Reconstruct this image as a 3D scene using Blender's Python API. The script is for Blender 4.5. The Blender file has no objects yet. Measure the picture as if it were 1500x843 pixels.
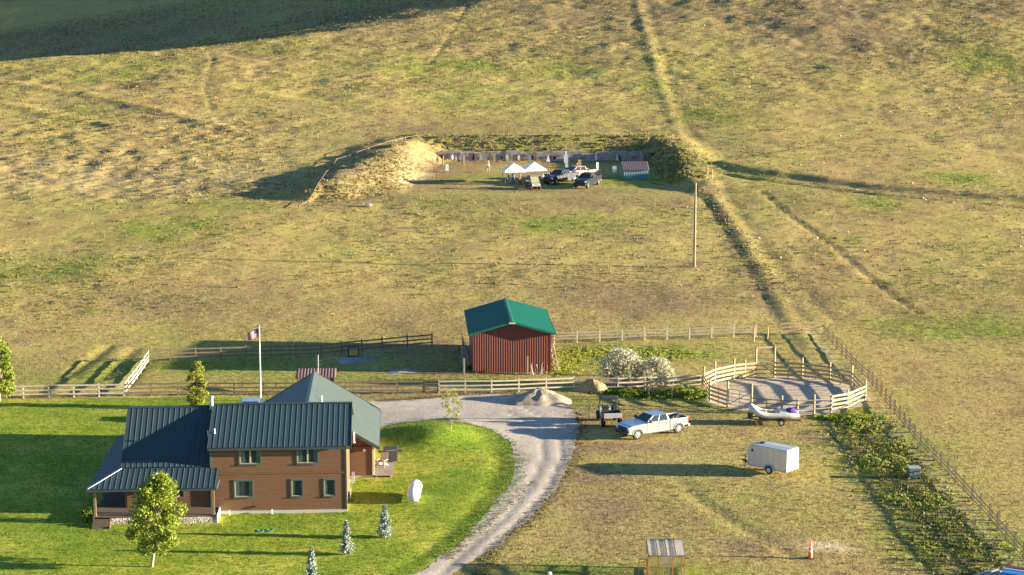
import bpy, math, random
import numpy as np
from mathutils import Vector, Matrix
random.seed(7)
R = math.radians
sc = bpy.context.scene
COL = sc.collection
PI = math.pi

# ------------------------------------------------------------------ camera
CAMH, PITCH, FPX = 41.4, R(9.92), 2917.0
cam_d = bpy.data.cameras.new('camera'); cam = bpy.data.objects.new('camera', cam_d); COL.objects.link(cam)
cam.location = (0, 0, CAMH); cam.rotation_euler = (PI/2 - PITCH, 0, 0)
cam_d.sensor_width = 36; cam_d.lens = FPX/1500*36; cam_d.clip_start = 1; cam_d.clip_end = 9000
sc.camera = cam

# ------------------------------------------------------------------ noise
_rng = np.random.RandomState(11)
_LAT = _rng.rand(8, 256, 256)
def vn(x, y, wl, k=0):
    x = np.asarray(x, float)/wl + 1000.3; y = np.asarray(y, float)/wl + 1000.7
    xi = np.floor(x).astype(int); yi = np.floor(y).astype(int); fx = x-xi; fy = y-yi
    fx = fx*fx*(3-2*fx); fy = fy*fy*(3-2*fy); L = _LAT[k % 8]
    a = L[xi & 255, yi & 255]; b = L[(xi+1) & 255, yi & 255]; c = L[xi & 255, (yi+1) & 255]; d = L[(xi+1) & 255, (yi+1) & 255]
    return (a*(1-fx)+b*fx)*(1-fy)+(c*(1-fx)+d*fx)*fy - 0.5
def fbm(x, y, wl, k=0, o=3):
    s = 0; a = 1.0
    for i in range(o):
        s = s + a*vn(x + 13.7*i, y - 7.1*i, wl, k+i); a *= .5; wl *= .5
    return s
def ss(a, b, x):
    t = np.clip((np.asarray(x, float)-a)/(b-a), 0, 1); return t*t*(3-2*t)
def segd(x, y, pts):
    """distance to polyline, signed side (+ = left of direction), parameter 0..1"""
    best = np.full(np.shape(x), 1e9); side = np.zeros(np.shape(x)); par = np.zeros(np.shape(x))
    n = len(pts)-1
    for i in range(n):
        ax, ay = pts[i][:2]; bx, by = pts[i+1][:2]; dx, dy = bx-ax, by-ay
        t = np.clip(((x-ax)*dx+(y-ay)*dy)/(dx*dx+dy*dy), 0, 1)
        ex = x-(ax+t*dx); ey = y-(ay+t*dy); d = np.hypot(ex, ey); m = d < best
        best = np.where(m, d, best); side = np.where(m, np.sign(dx*ey-dy*ex), side); par = np.where(m, (i+t)/n, par)
    return best, side, par
def polysd(x, y, poly):
    """signed distance, negative inside"""
    best = np.full(np.shape(x), 1e9); ins = np.zeros(np.shape(x), bool)
    n = len(poly)
    for i in range(n):
        ax, ay = poly[i][:2]; bx, by = poly[(i+1) % n][:2]; dx, dy = bx-ax, by-ay
        t = np.clip(((x-ax)*dx+(y-ay)*dy)/(dx*dx+dy*dy), 0, 1)
        best = np.minimum(best, np.hypot(x-(ax+t*dx), y-(ay+t*dy)))
        if ay != by:
            c = ((ay > y) != (by > y)) & (x < (bx-ax)*(y-ay)/(by-ay)+ax); ins ^= c
    return np.where(ins, -best, best)

# ------------------------------------------------------------------ plan helpers (survey of the place from the photo)
def ray(px, py):
    a = (px-750)/FPX; b = (421.5-py)/FPX
    return a, math.cos(PITCH)+b*math.sin(PITCH), -math.sin(PITCH)+b*math.cos(PITCH)
def fl(px, py, z=0.0):
    a, b, c = ray(px, py); t = (z-CAMH)/c; return (a*t, b*t)
_PY = [-500, 190, 215, 330, 345, 430, 500, 700, 900, 1500, 9000]
_PS = [0, 0, .085, .09, .13, .16, .24, .28, .1, 0, 0]
_yy = np.arange(-500, 9000, 1.0); _pp = np.cumsum(np.interp(_yy, _PY, _PS))
def P(y): return np.interp(y, _yy, _pp)
def onP(px, py, f=P):
    a, b, c = ray(px, py); t = 60.0
    for i in range(4000):
        z = CAMH+c*t
        if z <= float(f(b*t)): break
        t += .2
    return (a*t, b*t)

BERM = [onP(604, 209), (onP(578, 220)), onP(558, 242), onP(518, 266), onP(482, 285)]
RIMX0, RIMX1 = -14.0, 24.5
PADY0, PADY1 = 276.0, 313.0
RIGHT = [(25.0, 318), (27.0, 303), (27.0, 291), (26.5, 283)]
RIDGE = [onP(930, -5), onP(945, 55), onP(965, 115), onP(990, 185), onP(1030, 262), onP(1062, 320), onP(1100, 375), onP(1150, 425), onP(1195, 472)]
RUT = [onP(1030, 290), onP(1060, 335), onP(1090, 385), onP(1115, 430), onP(1140, 475), onP(1175, 520)]
DITCH = [onP(1038, 243), onP(1100, 256), onP(1200, 268), onP(1300, 279), onP(1400, 287), onP(1530, 296)]
PATH2 = [onP(1115, 283), onP(1165, 325), onP(1230, 370), onP(1290, 420), onP(1345, 460)]
TERR = [[onP(-20, 118), onP(120, 140), onP(260, 170), onP(380, 200)], [onP(-20, 150), onP(100, 172), onP(240, 196)], [onP(130, 120), onP(330, 130), onP(520, 160)]]
TRACK1 = [onP(300, 65), onP(312, 90), onP(300, 130), onP(310, 165)]
TRACK2 = [onP(685, 5), onP(660, 50), onP(630, 90)]

PENC = fl(1148, 579); PENR = 7.5
DRIVE_PX = [(600, 860), (625, 832), (668, 798), (705, 764), (735, 728), (753, 698), (757, 672), (744, 648), (716, 631), (680, 624), (640, 618), (600, 621), (545, 628), (440, 632), (380, 622), (395, 600), (470, 592), (560, 588), (640, 583), (700, 577), (760, 577), (815, 586), (840, 602), (850, 625), (845, 645), (842, 668), (826, 698), (806, 728), (770, 764), (728, 800), (690, 860)]
LAWN_PX = [(-60, 900), (-60, 586), (60, 586), (180, 584), (250, 582), (400, 582), (440, 588), (420, 600), (400, 625), (440, 634), (600, 623), (640, 620), (680, 626), (716, 633), (744, 650), (757, 674), (753, 700), (735, 730), (706, 764), (668, 800), (626, 832), (575, 900)]
DRIVE = [fl(*p) for p in DRIVE_PX]; LAWN = [fl(*p) for p in LAWN_PX]
LAWN[0] = (-140, LAWN[-1][1]-12); LAWN[1] = (-140, LAWN[2][1]); LAWN[-1] = (LAWN[-1][0]-7, LAWN[-1][1]-12)
DRIVE[0] = (DRIVE[0][0]-9, DRIVE[0][1]-14); DRIVE[-1] = (DRIVE[-1][0]-9, DRIVE[-1][1]-14)

DRV1 = [fl(*p) for p in ((640, 846), (690, 800), (735, 762), (775, 715), (795, 670), (790, 630), (740, 604), (600, 600))]
DRV2 = [fl(*p) for p in ((668, 846), (715, 803), (760, 765), (800, 718), (822, 672), (818, 625), (760, 594), (600, 592))]
DRVC = [fl(*p) for p in ((655, 820), (700, 783), (745, 742), (780, 705))]
def wob(x, y, a=1): return a*(.38*fbm(x, y, 3.0, 3, 3)+.22*vn(x, y, .45, 5))
def sd_drive(x, y): return polysd(x, y, DRIVE)+wob(x, y, 1.3)
def sd_lawn(x, y): return np.maximum(polysd(x, y, LAWN)+wob(x, y, .35), -sd_drive(x, y)-.35)
def sd_arena(x, y): return np.hypot(x-PENC[0], y-PENC[1])-PENR-.25+wob(x, y, .7)

def H0(x, y):
    x = np.asarray(x, float); y = np.asarray(y, float)
    z = P(y)
    # relief growing with distance
    f = ss(185, 235, y); g = ss(318, 380, y)
    z = z + f*(.55*fbm(x, y*1.3, 45, 0, 2)+.26*fbm(x, y*1.5, 11, 1, 2)) + g*(.5*fbm(x, y*1.6, 16, 2, 3)+.22*fbm(x, y, 4.5, 4, 3))
    z = z + (.035+.07*f)*fbm(x, y, 3.2, 5, 3) + .05*fbm(x, y, 14, 6, 2)
    z = z + f*.085*fbm(x, y, 1.7, 7, 2)*(.6+.9*g) + g*ss(10, -40, x)*.10*fbm(x*.35+y*.12, y, 3.0, 3, 2)
    # left rough ground
    lr = ss(-25, -48, x)*ss(262, 276, y)*ss(350, 325, y)
    z = z + lr*.30*fbm(x, y, 2.1, 3, 2)
    # mound in the lawn
    m = fl(640, 640); z = z + .85*np.exp(-(((x-m[0])/3.4)**2+((y-m[1])/4.0)**2))*(1+.3*fbm(x, y, 3, 3, 2))
    nr_ = (y > 110) & (y < 185) & (x < 8) & (x > -40)
    if nr_.any(): q_ = polysd(x[nr_], y[nr_], LAWN); z[nr_] = z[nr_] - .05*np.exp(-((q_+1.5)/.7)**2)*(1+1.2*fbm(x[nr_], y[nr_], 3, 6, 2))*ss(-13, -10, x[nr_])
    # dips shaped to darken the ground where the right fence's shadow falls
    sw = [fl(1225, 620), fl(1300, 740), fl(1400, 860)]
    d, s, t = segd(x, y, sw); z = z - .08*np.exp(-(d/2.8)**2)*(1+1.2*fbm(x, y, 5, 2, 3))
    sw = [fl(1180, 640), fl(1270, 770), fl(1330, 870)]
    d, s, t = segd(x, y, sw); z = z - .05*np.exp(-(d/2.6)**2)*(1+1.2*fbm(x, y, 5, 4, 3))
    for rt in ([fl(850, 690), fl(1000, 720), fl(1120, 790), fl(1180, 830)], [fl(990, 700), fl(1060, 760), fl(1110, 790)]):
        d, s, t = segd(x, y, rt); z = z - .07*np.exp(-(d/.35)**2)
    # little hollows seen as shadows beyond the paddock corner
    for a, b in (((160, 510), (100, 550)), ((195, 515), (150, 555)), ((215, 530), (185, 565))):
        d, s, t = segd(x, y, [fl(*a), fl(*b)]); z = z - .16*np.exp(-(d/.7)**2)
    for q, am in ((TERR[0], .22), (TERR[1], .22), (TERR[2], .25)):
        d, s, t = segd(x, y, q); z = z + am*np.exp(-(d/1.8)**2)*ss(0, .1, t)*ss(1, .8, t)*(1+1.6*fbm(x, y, 9, 4, 3))
    for q in (TRACK1, TRACK2):
        d, s, t = segd(x, y, q); z = z - .11*np.exp(-(d/.45)**2)
    # spur of the hill: falls away to the left beyond a slanting line
    yb = np.interp(x, [-250, -110, -60, -25, 0, 40], [392, 402, 416, 432, 452, 500])
    q = ss(0, 16, y-yb)
    far = np.clip(y-yb, 0, 200)
    xb = np.interp(y, [360, 380, 398, 420, 450, 480, 700], [-150, -110, -60, -28, -3, 22, 60])
    ll = np.clip(xb+2-x, 0, None)
    z = z - .163*np.sqrt(ll*ll+16)*ss(-2, 3, ll)*1.0 + .163*4*ss(-2, 3, ll) + .035*np.clip(x+10, 0, 200)*ss(350, 440, y)
    # rut, ridge and ditch lines
    d, s, t = segd(x, y, RIDGE)
    z = z + np.interp(t, [0, .45, .6, .8, 1], [.15, .10, .03, .02, .0])*np.exp(-(d/np.interp(t, [0, .5, 1], [.95, .7, .6]))**2)*(1+1.5*fbm(x, y, 5, 3, 3)) - .07*np.exp(-((d*s*1.0-2.2)/.8)**2)*(d < 8)
    d, s, t = segd(x, y, RUT); z = z - .07*np.exp(-(d/.4)**2)*ss(0, .05, t)*ss(1.0, .9, t)*(1+1.6*fbm(x, y, 4, 5, 3)) + .10*np.exp(-((d*s-1.6)/.8)**2)*(d < 6)*ss(1, .9, t)
    d, s, t = segd(x, y, DITCH); w = ss(0, .03, t)
    z = z + w*(.70*(.5+.5*np.tanh(d*s/.8))*np.exp(-np.clip(d*s, 0, None)/14) - .36*np.exp(-((d*s+3.4)/.6)**2)*(1+1.2*fbm(x, y, 5, 2, 3)))*(d < 45)
    d, s, t = segd(x, y, PATH2); z = z - .13*np.exp(-(d/.35)**2)
    for q in (DRV1, DRV2):
        d, s, t = segd(x, y, q); z = z - .05*np.exp(-(d/.3)**2)
    # shooting range bench, its bank and the two side mounds
    pad = 6.35+.012*(y-276)+.03*fbm(x, y, 4, 2, 2)
    w = ss(RIMX0-4, RIMX0, x)*ss(RIMX1+2, RIMX1, x)*ss(262, 276, y)*(y < 316.6)
    z = z*(1-w)+pad*w
    bank = (x > RIMX0-3) & (x < RIMX1+1.5)
    rim = 10.15+.25*fbm(x, y*.3, 5, 4, 3)
    bz = pad+1.2+(rim-pad-1.2)*ss(0, 4.0, y-313.6)
    z = np.where(bank & (y >= 313.4) & (y < 317.6), np.minimum(np.maximum(z, bz), rim), z)
    zz = z+.45*np.exp(-((y-318.2)/1.6)**2)*ss(RIMX0-6, RIMX0, x)*ss(RIMX1+5, RIMX1, x)
    z = np.where(y >= 317.0, zz, z)
    d, s, t = segd(x, y, BERM)
    crest = 10.15-1.3*ss(.1, .95, t)-.5*ss(.75, 1, t)
    out = np.clip(1-d/8.0, 0, 1); inn = np.clip(1-d/6.5, 0, 1)
    prof = np.where(s > 0, ss(0, 1, inn), ss(0, 1, out))
    tape = ss(1.0, .93, t) if False else 1
    z = z+(np.maximum(crest+.25*fbm(x, y, 3.0, 6, 3), z)-z)*prof*.98+ss(0, .3, prof)*(.35*fbm(x, y, 2.2, 4, 3)+.22*fbm(x, y, 1.1, 2, 2))
    d, s, t = segd(x, y, RIGHT)
    crest = 10.0-2.5*ss(.05, 1, t)
    prof = ss(0, 1, np.clip(1-d/5.5, 0, 1))
    z = z+(np.maximum(crest+.35*fbm(x, y, 2.4, 1, 3), z)-z)*prof
    return z

# ------------------------------------------------------------------ ground grid
def lines(lo, hi, step, ext, grow):
    c = list(np.arange(lo, hi+1e-6, step)); s = step; a = []; v = lo
    while v > ext[0]: s *= grow; v -= s; a.append(v)
    s = step; b = []; v = hi
    while v < ext[1]: s *= grow; v += s; b.append(v)
    return np.array(a[::-1]+c+b)
GX = lines(-132, 132, .5, (-6000, 6000), 1.25)
GY = lines(112, 478, .5, (-3000, 8000), 1.25)
_mx, _my = np.meshgrid(GX, GY, indexing='ij')
GZ = H0(_mx, _my)
GZ0 = GZ.copy()
_near = (_my < 240)
for f_ in (sd_drive, sd_lawn, sd_arena):
    s_ = np.full(GZ.shape, 9.0); s_[_near] = f_(_mx[_near], _my[_near])
    GZ = GZ-.07*ss(-.4, -1.4, s_)
def gz(x, y, G=None):
    G = GZ0 if G is None else G
    x = np.asarray(x, float); y = np.asarray(y, float)
    i = np.clip(np.searchsorted(GX, x, side='right')-1, 0, len(GX)-2); j = np.clip(np.searchsorted(GY, y, side='right')-1, 0, len(GY)-2)
    u = (x-GX[i])/(GX[i+1]-GX[i]); v = (y-GY[j])/(GY[j+1]-GY[j])
    a = G[i, j]; b = G[i+1, j]; c = G[i+1, j+1]; d = G[i, j+1]
    return np.where(u > v, a+u*(b-a)+v*(c-b), a+v*(d-a)+u*(c-d))
def Z(x, y): return float(gz(x, y))
def at(px, py):
    """ground point seen at photo pixel (px, py)"""
    a, b, c = ray(px, py); t = 100.0
    while t < 900:
        if CAMH+c*t <= float(gz(a*t, b*t)): break
        t += .5
    lo, hi = t-.5, t
    for i in range(12):
        m = (lo+hi)/2
        if CAMH+c*m <= float(gz(a*m, b*m)): hi = m
        else: lo = m
    return Vector((a*hi, b*hi, float(gz(a*hi, b*hi))))
def trimesh(name, V, F, mat, smooth=True):
    me = bpy.data.meshes.new(name); V = np.asarray(V, np.float32); F = np.asarray(F, np.int32); k = F.shape[1]
    me.vertices.add(len(V)); me.vertices.foreach_set('co', V.ravel())
    me.loops.add(F.size); me.loops.foreach_set('vertex_index', F.ravel())
    me.polygons.add(len(F)); me.polygons.foreach_set('loop_start', np.arange(0, F.size, k, dtype=np.int32))
    try: me.polygons.foreach_set('loop_total', np.full(len(F), k, np.int32))
    except Exception: pass
    me.update(calc_edges=True); me.validate()
    if smooth: me.polygons.foreach_set('use_smooth', np.ones(len(me.polygons), bool))
    if mat is not None:
        for m_ in (mat if isinstance(mat, (list, tuple)) else [mat]): me.materials.append(m_)
    o = bpy.data.objects.new(name, me); COL.objects.link(o); return o
def setattr_col(o, name, arr):
    a = o.data.attributes.new(name, 'FLOAT_COLOR', 'POINT'); a.data.foreach_set('color', np.asarray(arr, np.float32).ravel())

# ------------------------------------------------------------------ materials
def nodes(name):
    m = bpy.data.materials.new(name); m.use_nodes = True; nt = m.node_tree; b = nt.nodes['Principled BSDF']; return m, nt, b
def N(nt, t, **k):
    n = nt.nodes.new(t)
    for a, v in k.items():
        if hasattr(n, a) and a not in ('Scale',): setattr(n, a, v)
    return n
def noise(nt, scale, detail=3, rough=.6, vec=None, stretch=None):
    n = N(nt, 'ShaderNodeTexNoise'); n.inputs['Scale'].default_value = scale; n.inputs['Detail'].default_value = detail; n.inputs['Roughness'].default_value = rough
    if vec is None:
        g = N(nt, 'ShaderNodeNewGeometry'); vec = g.outputs['Position']
    if stretch:
        mp = N(nt, 'ShaderNodeMapping'); mp.inputs['Scale'].default_value = stretch; nt.links.new(vec, mp.inputs['Vector']); vec = mp.outputs['Vector']
    nt.links.new(vec, n.inputs['Vector']); return n.outputs['Fac']
def ramp(nt, fac, stops):
    r = N(nt, 'ShaderNodeValToRGB'); e = r.color_ramp.elements
    while len(e) < len(stops): e.new(.5)
    for i, (p, c) in enumerate(stops):
        e[i].position = p; e[i].color = (*c, 1) if len(c) == 3 else c
    nt.links.new(fac, r.inputs['Fac']); return r.outputs['Color']
def g1(v): return (v, v, v)
def mixc(nt, fac, a, b, mode='MIX'):
    m = N(nt, 'ShaderNodeMix'); m.data_type = 'RGBA'; m.blend_type = mode
    for s, v in ((m.inputs[0], fac), (m.inputs[6], a), (m.inputs[7], b)):
        if isinstance(v, (int, float)): s.default_value = v
        elif isinstance(v, tuple): s.default_value = (*v, 1) if len(v) == 3 else v
        else: nt.links.new(v, s)
    return m.outputs[2]
def math_(nt, op, a, b=0.0, clamp=False):
    m = N(nt, 'ShaderNodeMath'); m.operation = op; m.use_clamp = clamp
    for s, v in ((m.inputs[0], a), (m.inputs[1], b)):
        if isinstance(v, (int, float)): s.default_value = v
        else: nt.links.new(v, s)
    return m.outputs[0]
def bump(nt, b, h, strength=.5, dist=.05):
    n = N(nt, 'ShaderNodeBump'); n.inputs['Strength'].default_value = strength; n.inputs['Distance'].default_value = dist
    nt.links.new(h, n.inputs['Height']); nt.links.new(n.outputs['Normal'], b.inputs['Normal'])
_M = {}
def mat(name, col, rough=.6, metal=0.0, var=.12, scale=6.0, bmp=0.0, spec=.5, coat=0.0, alpha=None, trans=0.0, obj=False):
    if name in _M: return _M[name]
    m, nt, b = nodes(name); b.inputs['Roughness'].default_value = rough; b.inputs['Metallic'].default_value = metal
    b.inputs['Specular IOR Level'].default_value = spec; b.inputs['Coat Weight'].default_value = coat; b.inputs['Coat Roughness'].default_value = .08
    tc = N(nt, 'ShaderNodeTexCoord'); v = tc.outputs['Object']
    n = noise(nt, scale, 4, .65, v)
    c = ramp(nt, n, [(.3, tuple(max(0, x*(1-var)) for x in col)), (.7, tuple(min(1, x*(1+var)) for x in col))])
    nt.links.new(c, b.inputs['Base Color'])
    if bmp: bump(nt, b, noise(nt, scale*4, 4, .6, v), bmp, .02)
    if alpha is not None: b.inputs['Alpha'].default_value = alpha
    if trans: b.inputs['Transmission Weight'].default_value = trans
    _M[name] = m; return m

# ground: dry bunch grass, greener patches, brown earth showing through
def ground_material():
    m, nt, b = nodes('prairie_ground'); b.inputs['Roughness'].default_value = .95; b.inputs['Specular IOR Level'].default_value = .1
    at_ = N(nt, 'ShaderNodeAttribute'); at_.attribute_name = 'zone'; sp = N(nt, 'ShaderNodeSeparateColor'); nt.links.new(at_.outputs['Color'], sp.inputs[0])
    big = noise(nt, .035, 4, .6, stretch=(1, .8, 1)); mid = noise(nt, .22, 5, .65, stretch=(1, .7, 1)); fine = noise(nt, 1.6, 5, .7); vf = noise(nt, 7, 3, .7)
    k = math_(nt, 'ADD', math_(nt, 'MULTIPLY', big, .5), math_(nt, 'MULTIPLY', mid, .5))
    dry = ramp(nt, k, [(.34, (.245, .16, .075)), (.44, (.32, .23, .088)), (.52, (.375, .282, .098)), (.60, (.325, .272, .080)), (.72, (.21, .23, .052))])
    gr = ramp(nt, fine, [(.3, (.11, .15, .025)), (.55, (.21, .24, .038)), (.75, (.32, .31, .065))])
    gm = math_(nt, 'MULTIPLY', sp.outputs[0], ramp(nt, mid, [(.3, g1(.5)), (.6, g1(1.15))]), True)
    c = mixc(nt, gm, dry, gr)
    br = ramp(nt, fine, [(.3, (.15, .10, .055)), (.7, (.26, .185, .105))])
    c = mixc(nt, sp.outputs[1], c, br)
    sand = ramp(nt, fine, [(.3, (.40, .30, .17)), (.7, (.55, .44, .27))])
    c = mixc(nt, sp.outputs[2], c, sand)
    c = mixc(nt, 1.0, c, ramp(nt, fine, [(.28, g1(.62)), (.5, g1(1.0)), (.72, g1(1.22))]), 'MULTIPLY')
    c = mixc(nt, 1.0, c, ramp(nt, vf, [(.3, g1(.72)), (.5, g1(1.0)), (.72, g1(1.22))]), 'MULTIPLY')
    nt.links.new(c, b.inputs['Base Color'])
    h = math_(nt, 'ADD', math_(nt, 'MULTIPLY', noise(nt, 1.1, 5, .75), 1.0), math_(nt, 'MULTIPLY', noise(nt, 4.5, 3, .7), .35))
    bump(nt, b, h, .48, .26)
    return m
def lawn_material():
    m, nt, b = nodes('lawn_grass'); b.inputs['Roughness'].default_value = .9; b.inputs['Specular IOR Level'].default_value = .12
    big = noise(nt, .12, 4, .6); mid = noise(nt, .8, 4, .65); fine = noise(nt, 5, 4, .7)
    k = math_(nt, 'ADD', math_(nt, 'MULTIPLY', big, .6), math_(nt, 'MULTIPLY', mid, .4))
    c = ramp(nt, k, [(.37, (.13, .205, .016)), (.5, (.235, .275, .024)), (.6, (.39, .36, .055))])
    c = mixc(nt, 1.0, c, ramp(nt, fine, [(.28, g1(.72)), (.5, g1(1.0)), (.72, g1(1.2))]), 'MULTIPLY')
    nt.links.new(c, b.inputs['Base Color'])
    bump(nt, b, math_(nt, 'ADD', noise(nt, 2.2, 4, .7), math_(nt, 'MULTIPLY', noise(nt, 9, 3, .7), .5)), .5, .12)
    return m
def gravel_material(name, dark, light, tint=(1, 1, 1)):
    m, nt, b = nodes(name); b.inputs['Roughness'].default_value = .95; b.inputs['Specular IOR Level'].default_value = .15
    big = noise(nt, .25, 5, .65, stretch=(1, .6, 1)); fine = noise(nt, 3.0, 6, .75); vf = noise(nt, 14, 3, .7)
    c = ramp(nt, big, [(.35, dark), (.62, light)])
    c = mixc(nt, 1.0, c, ramp(nt, fine, [(.3, g1(.68)), (.5, g1(1.0)), (.75, g1(1.2))]), 'MULTIPLY')
    c = mixc(nt, 1.0, c, ramp(nt, vf, [(.3, g1(.8)), (.7, g1(1.15))]), 'MULTIPLY')
    nt.links.new(c, b.inputs['Base Color'])
    bump(nt, b, math_(nt, 'ADD', fine, math_(nt, 'MULTIPLY', vf, .4)), .45, .08)
    return m
M_GROUND = ground_material(); M_LAWN = lawn_material()
M_GRAVEL = gravel_material('driveway_gravel', (.34, .285, .24), (.45, .385, .325))
M_ARENA = gravel_material('arena_dirt', (.38, .30, .22), (.52, .42, .31))

def kind(o, k): o['kind'] = k; return o
# zone painting: where the real surface changes (green seepage, bare earth, cut sandy bank), plus a painted sunlit strip by the right fence
nx, ny = _mx.shape
X_, Y_ = _mx.ravel(), _my.ravel()
zone = np.zeros((nx*ny, 4), np.float32); zone[:, 3] = 1
vis = (Y_ > 105) & (Y_ < 520) & (np.abs(X_) < 160)
xv, yv = X_[vis], Y_[vis]
G_ = np.zeros(len(xv)); B_ = np.zeros(len(xv)); S_ = np.zeros(len(xv))
def blob(px, py, rx, ry, n=.6, f=onP):
    c = f(px, py); q = ((xv-c[0])/rx)**2+((yv-c[1])/ry)**2
    return np.clip(np.exp(-q)*(1+n*2*fbm(xv, yv, 5, 2, 3)), 0, 1)
def band(pts, w, n=.8, f=onP):
    d, s, t = segd(xv, yv, [f(*p) for p in pts]); return np.clip(np.exp(-(d/w)**2)*(1+n*2*fbm(xv, yv, 4, 3, 3)), 0, 1)
for a in [(905, 520, 12, 4.5), (840, 528, 4.5, 9), (835, 525, 4, 8), (960, 520, 8, 4), (1010, 590, 5, 6), (1280, 640, 5, 9), (1310, 690, 5, 9), (1345, 740, 5, 9), (1400, 800, 6, 10), (1240, 610, 4, 5), (720, 838, 8, 3), (900, 838, 9, 2.5), (1130, 655, 3, 2), (400, 545, 30, 8), (830, 590, 5, 3)]:
    G_ = np.maximum(G_, blob(*a, f=fl))
for a in [(420, 70, 9, 10), (640, 95, 20, 9), (1440, 95, 9, 12), (1290, 300, 5, 5), (1390, 265, 7, 7), (1450, 480, 9, 7), (1380, 485, 8, 5), (60, 395, 9, 6), (230, 340, 9, 9), (330, 300, 8, 6), (1040, 170, 6, 12), (800, 330, 10, 7), (700, 300, 8, 4), (150, 100, 15, 12), (820, 100, 9, 9), (960, 125, 4, 6), (1010, 240, 4, 9), (800, 207, 26, 2.5), (650, 250, 6, 5), (740, 246, 14, 3), (930, 258, 10, 8), (640, 290, 12, 3)]:
    G_ = np.maximum(G_, .9*blob(*a))
G_ = np.maximum(G_, .35*np.clip(fbm(xv, yv, 22, 5, 3)*2.2, 0, 1))
d_, s_, t_ = segd(xv, yv, [fl(430, 330), fl(700, 285)])
for a in [(300, 445, 14, 8), (900, 440, 20, 8), (800, 277, 22, 3.5), (1010, 390, 3, 2), (350, 270, 9, 7), (690, 190, 14, 9), (860, 300, 20, 6), (560, 30, 20, 20), (880, 30, 24, 16), (1200, 30, 30, 14), (740, 470, 10, 5), (620, 510, 9, 4), (1220, 70, 20, 20)]:
    B_ = np.maximum(B_, .65*blob(*a))
for a in [(865, 760, 5, 7), (1190, 812, 1.5, 2), (640, 583, 13, 1.5), (1190, 640, 2.5, 1.8), (900, 610, 9, 4), (950, 655, 8, 1.5), (1100, 800, 3, 3), (870, 700, 3, 3), (680, 545, 9, 2), (560, 575, 5, 2)]:
    B_ = np.maximum(B_, .8*blob(*a, f=fl))
B_ = np.maximum(B_, .6*band([(1035, 240), (1150, 262), (1300, 277), (1500, 291)], 1.5))
B_ = np.maximum(B_, .8*band([(1045, 300), (1085, 380), (1130, 460)], 1.4))
B_ = np.maximum(B_, .5*band([(1110, 280), (1230, 370), (1345, 460)], .5, .3))
B_ = np.maximum(B_, .55*ss(365, 440, yv)*np.clip(.8+1.3*fbm(xv, yv, 30, 4, 3), 0, 1)); B_ = np.maximum(B_, .9*(yv > 312)*(yv < 318)*(xv > -16)*(xv < 27)*np.clip(.55+1.2*fbm(xv, yv, 2.5, 6, 3), 0, 1))
G_ = np.maximum(G_, .8*(yv > 314)*(yv < 318)*(xv > -16)*(xv < 27)*np.clip(.3+1.6*fbm(xv, yv, 3.1, 1, 3), 0, 1))
S_ = np.maximum(S_, .8*band([(628, 238), (612, 253), (590, 264)], 1.2, .6))
B_ = np.maximum(B_, .95*band([(610, 222), (575, 252), (510, 282)], 7.5, .3)); G_ = np.maximum(G_, .55*band([(590, 235), (540, 265), (490, 285)], 4.0, .8)); B_ = np.maximum(B_, .5*blob(1015, 245, 3.5, 9)); G_ = np.maximum(G_, .8*blob(1010, 230, 3, 9))
S_ = np.maximum(S_, .9*blob(1205, 800, 1.5, 1.2, .8, fl)+.9*blob(1228, 803, 1.1, 1.0, .8, fl))
S_ = np.maximum(S_, .25*blob(150, 255, 30, 14)); S_ = np.maximum(S_, .3*(yv > 317.3)*np.exp(-((yv-318.6)/1.2)**2)*(xv > -18)*(xv < 27)*np.clip(1+1.5*fbm(xv, yv, 3, 2, 3), 0, 1))
S_ = np.maximum(S_, .45*band([(545, 518), (500, 525)], 1.6, .5, fl))
d_, s_, t_ = segd(xv, yv, RIDGE); G_ = np.maximum(G_, .6*np.exp(-((d_+s_*1.0)/2.2)**2)*np.clip(.6+fbm(xv, yv, 5, 2, 2), 0, 1)); S_ = np.maximum(S_, .10*np.exp(-(d_/.9)**2))
d_, s_, t_ = segd(xv, yv, [fl(1207, 496), fl(1272, 558), fl(1340, 644), fl(1400, 708), fl(1500, 822), fl(1560, 890)]); S_ = np.maximum(S_, .34*np.exp(-((d_*s_+1.1)/.7)**2)); G_ = np.maximum(G_, .35*np.exp(-((d_*s_+.8)/.9)**2))  # pale band beside the fence paints in its sunlit strip
zone[vis, 0] = np.clip(G_, 0, 1); zone[vis, 1] = np.clip(B_, 0, 1); zone[vis, 2] = np.clip(S_, 0, 1)
ii, jj = np.meshgrid(np.arange(nx-1), np.arange(ny-1), indexing='ij')
a_ = (ii*ny+jj).ravel(); b_ = a_+ny; c_ = b_+1; d_ = a_+1
ground = trimesh('ground', np.stack([X_, Y_, GZ.ravel()], 1), np.concatenate([np.stack([a_, b_, c_], 1), np.stack([a_, c_, d_], 1)]), M_GROUND)
setattr_col(ground, 'zone', zone); kind(ground, 'structure')

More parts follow.
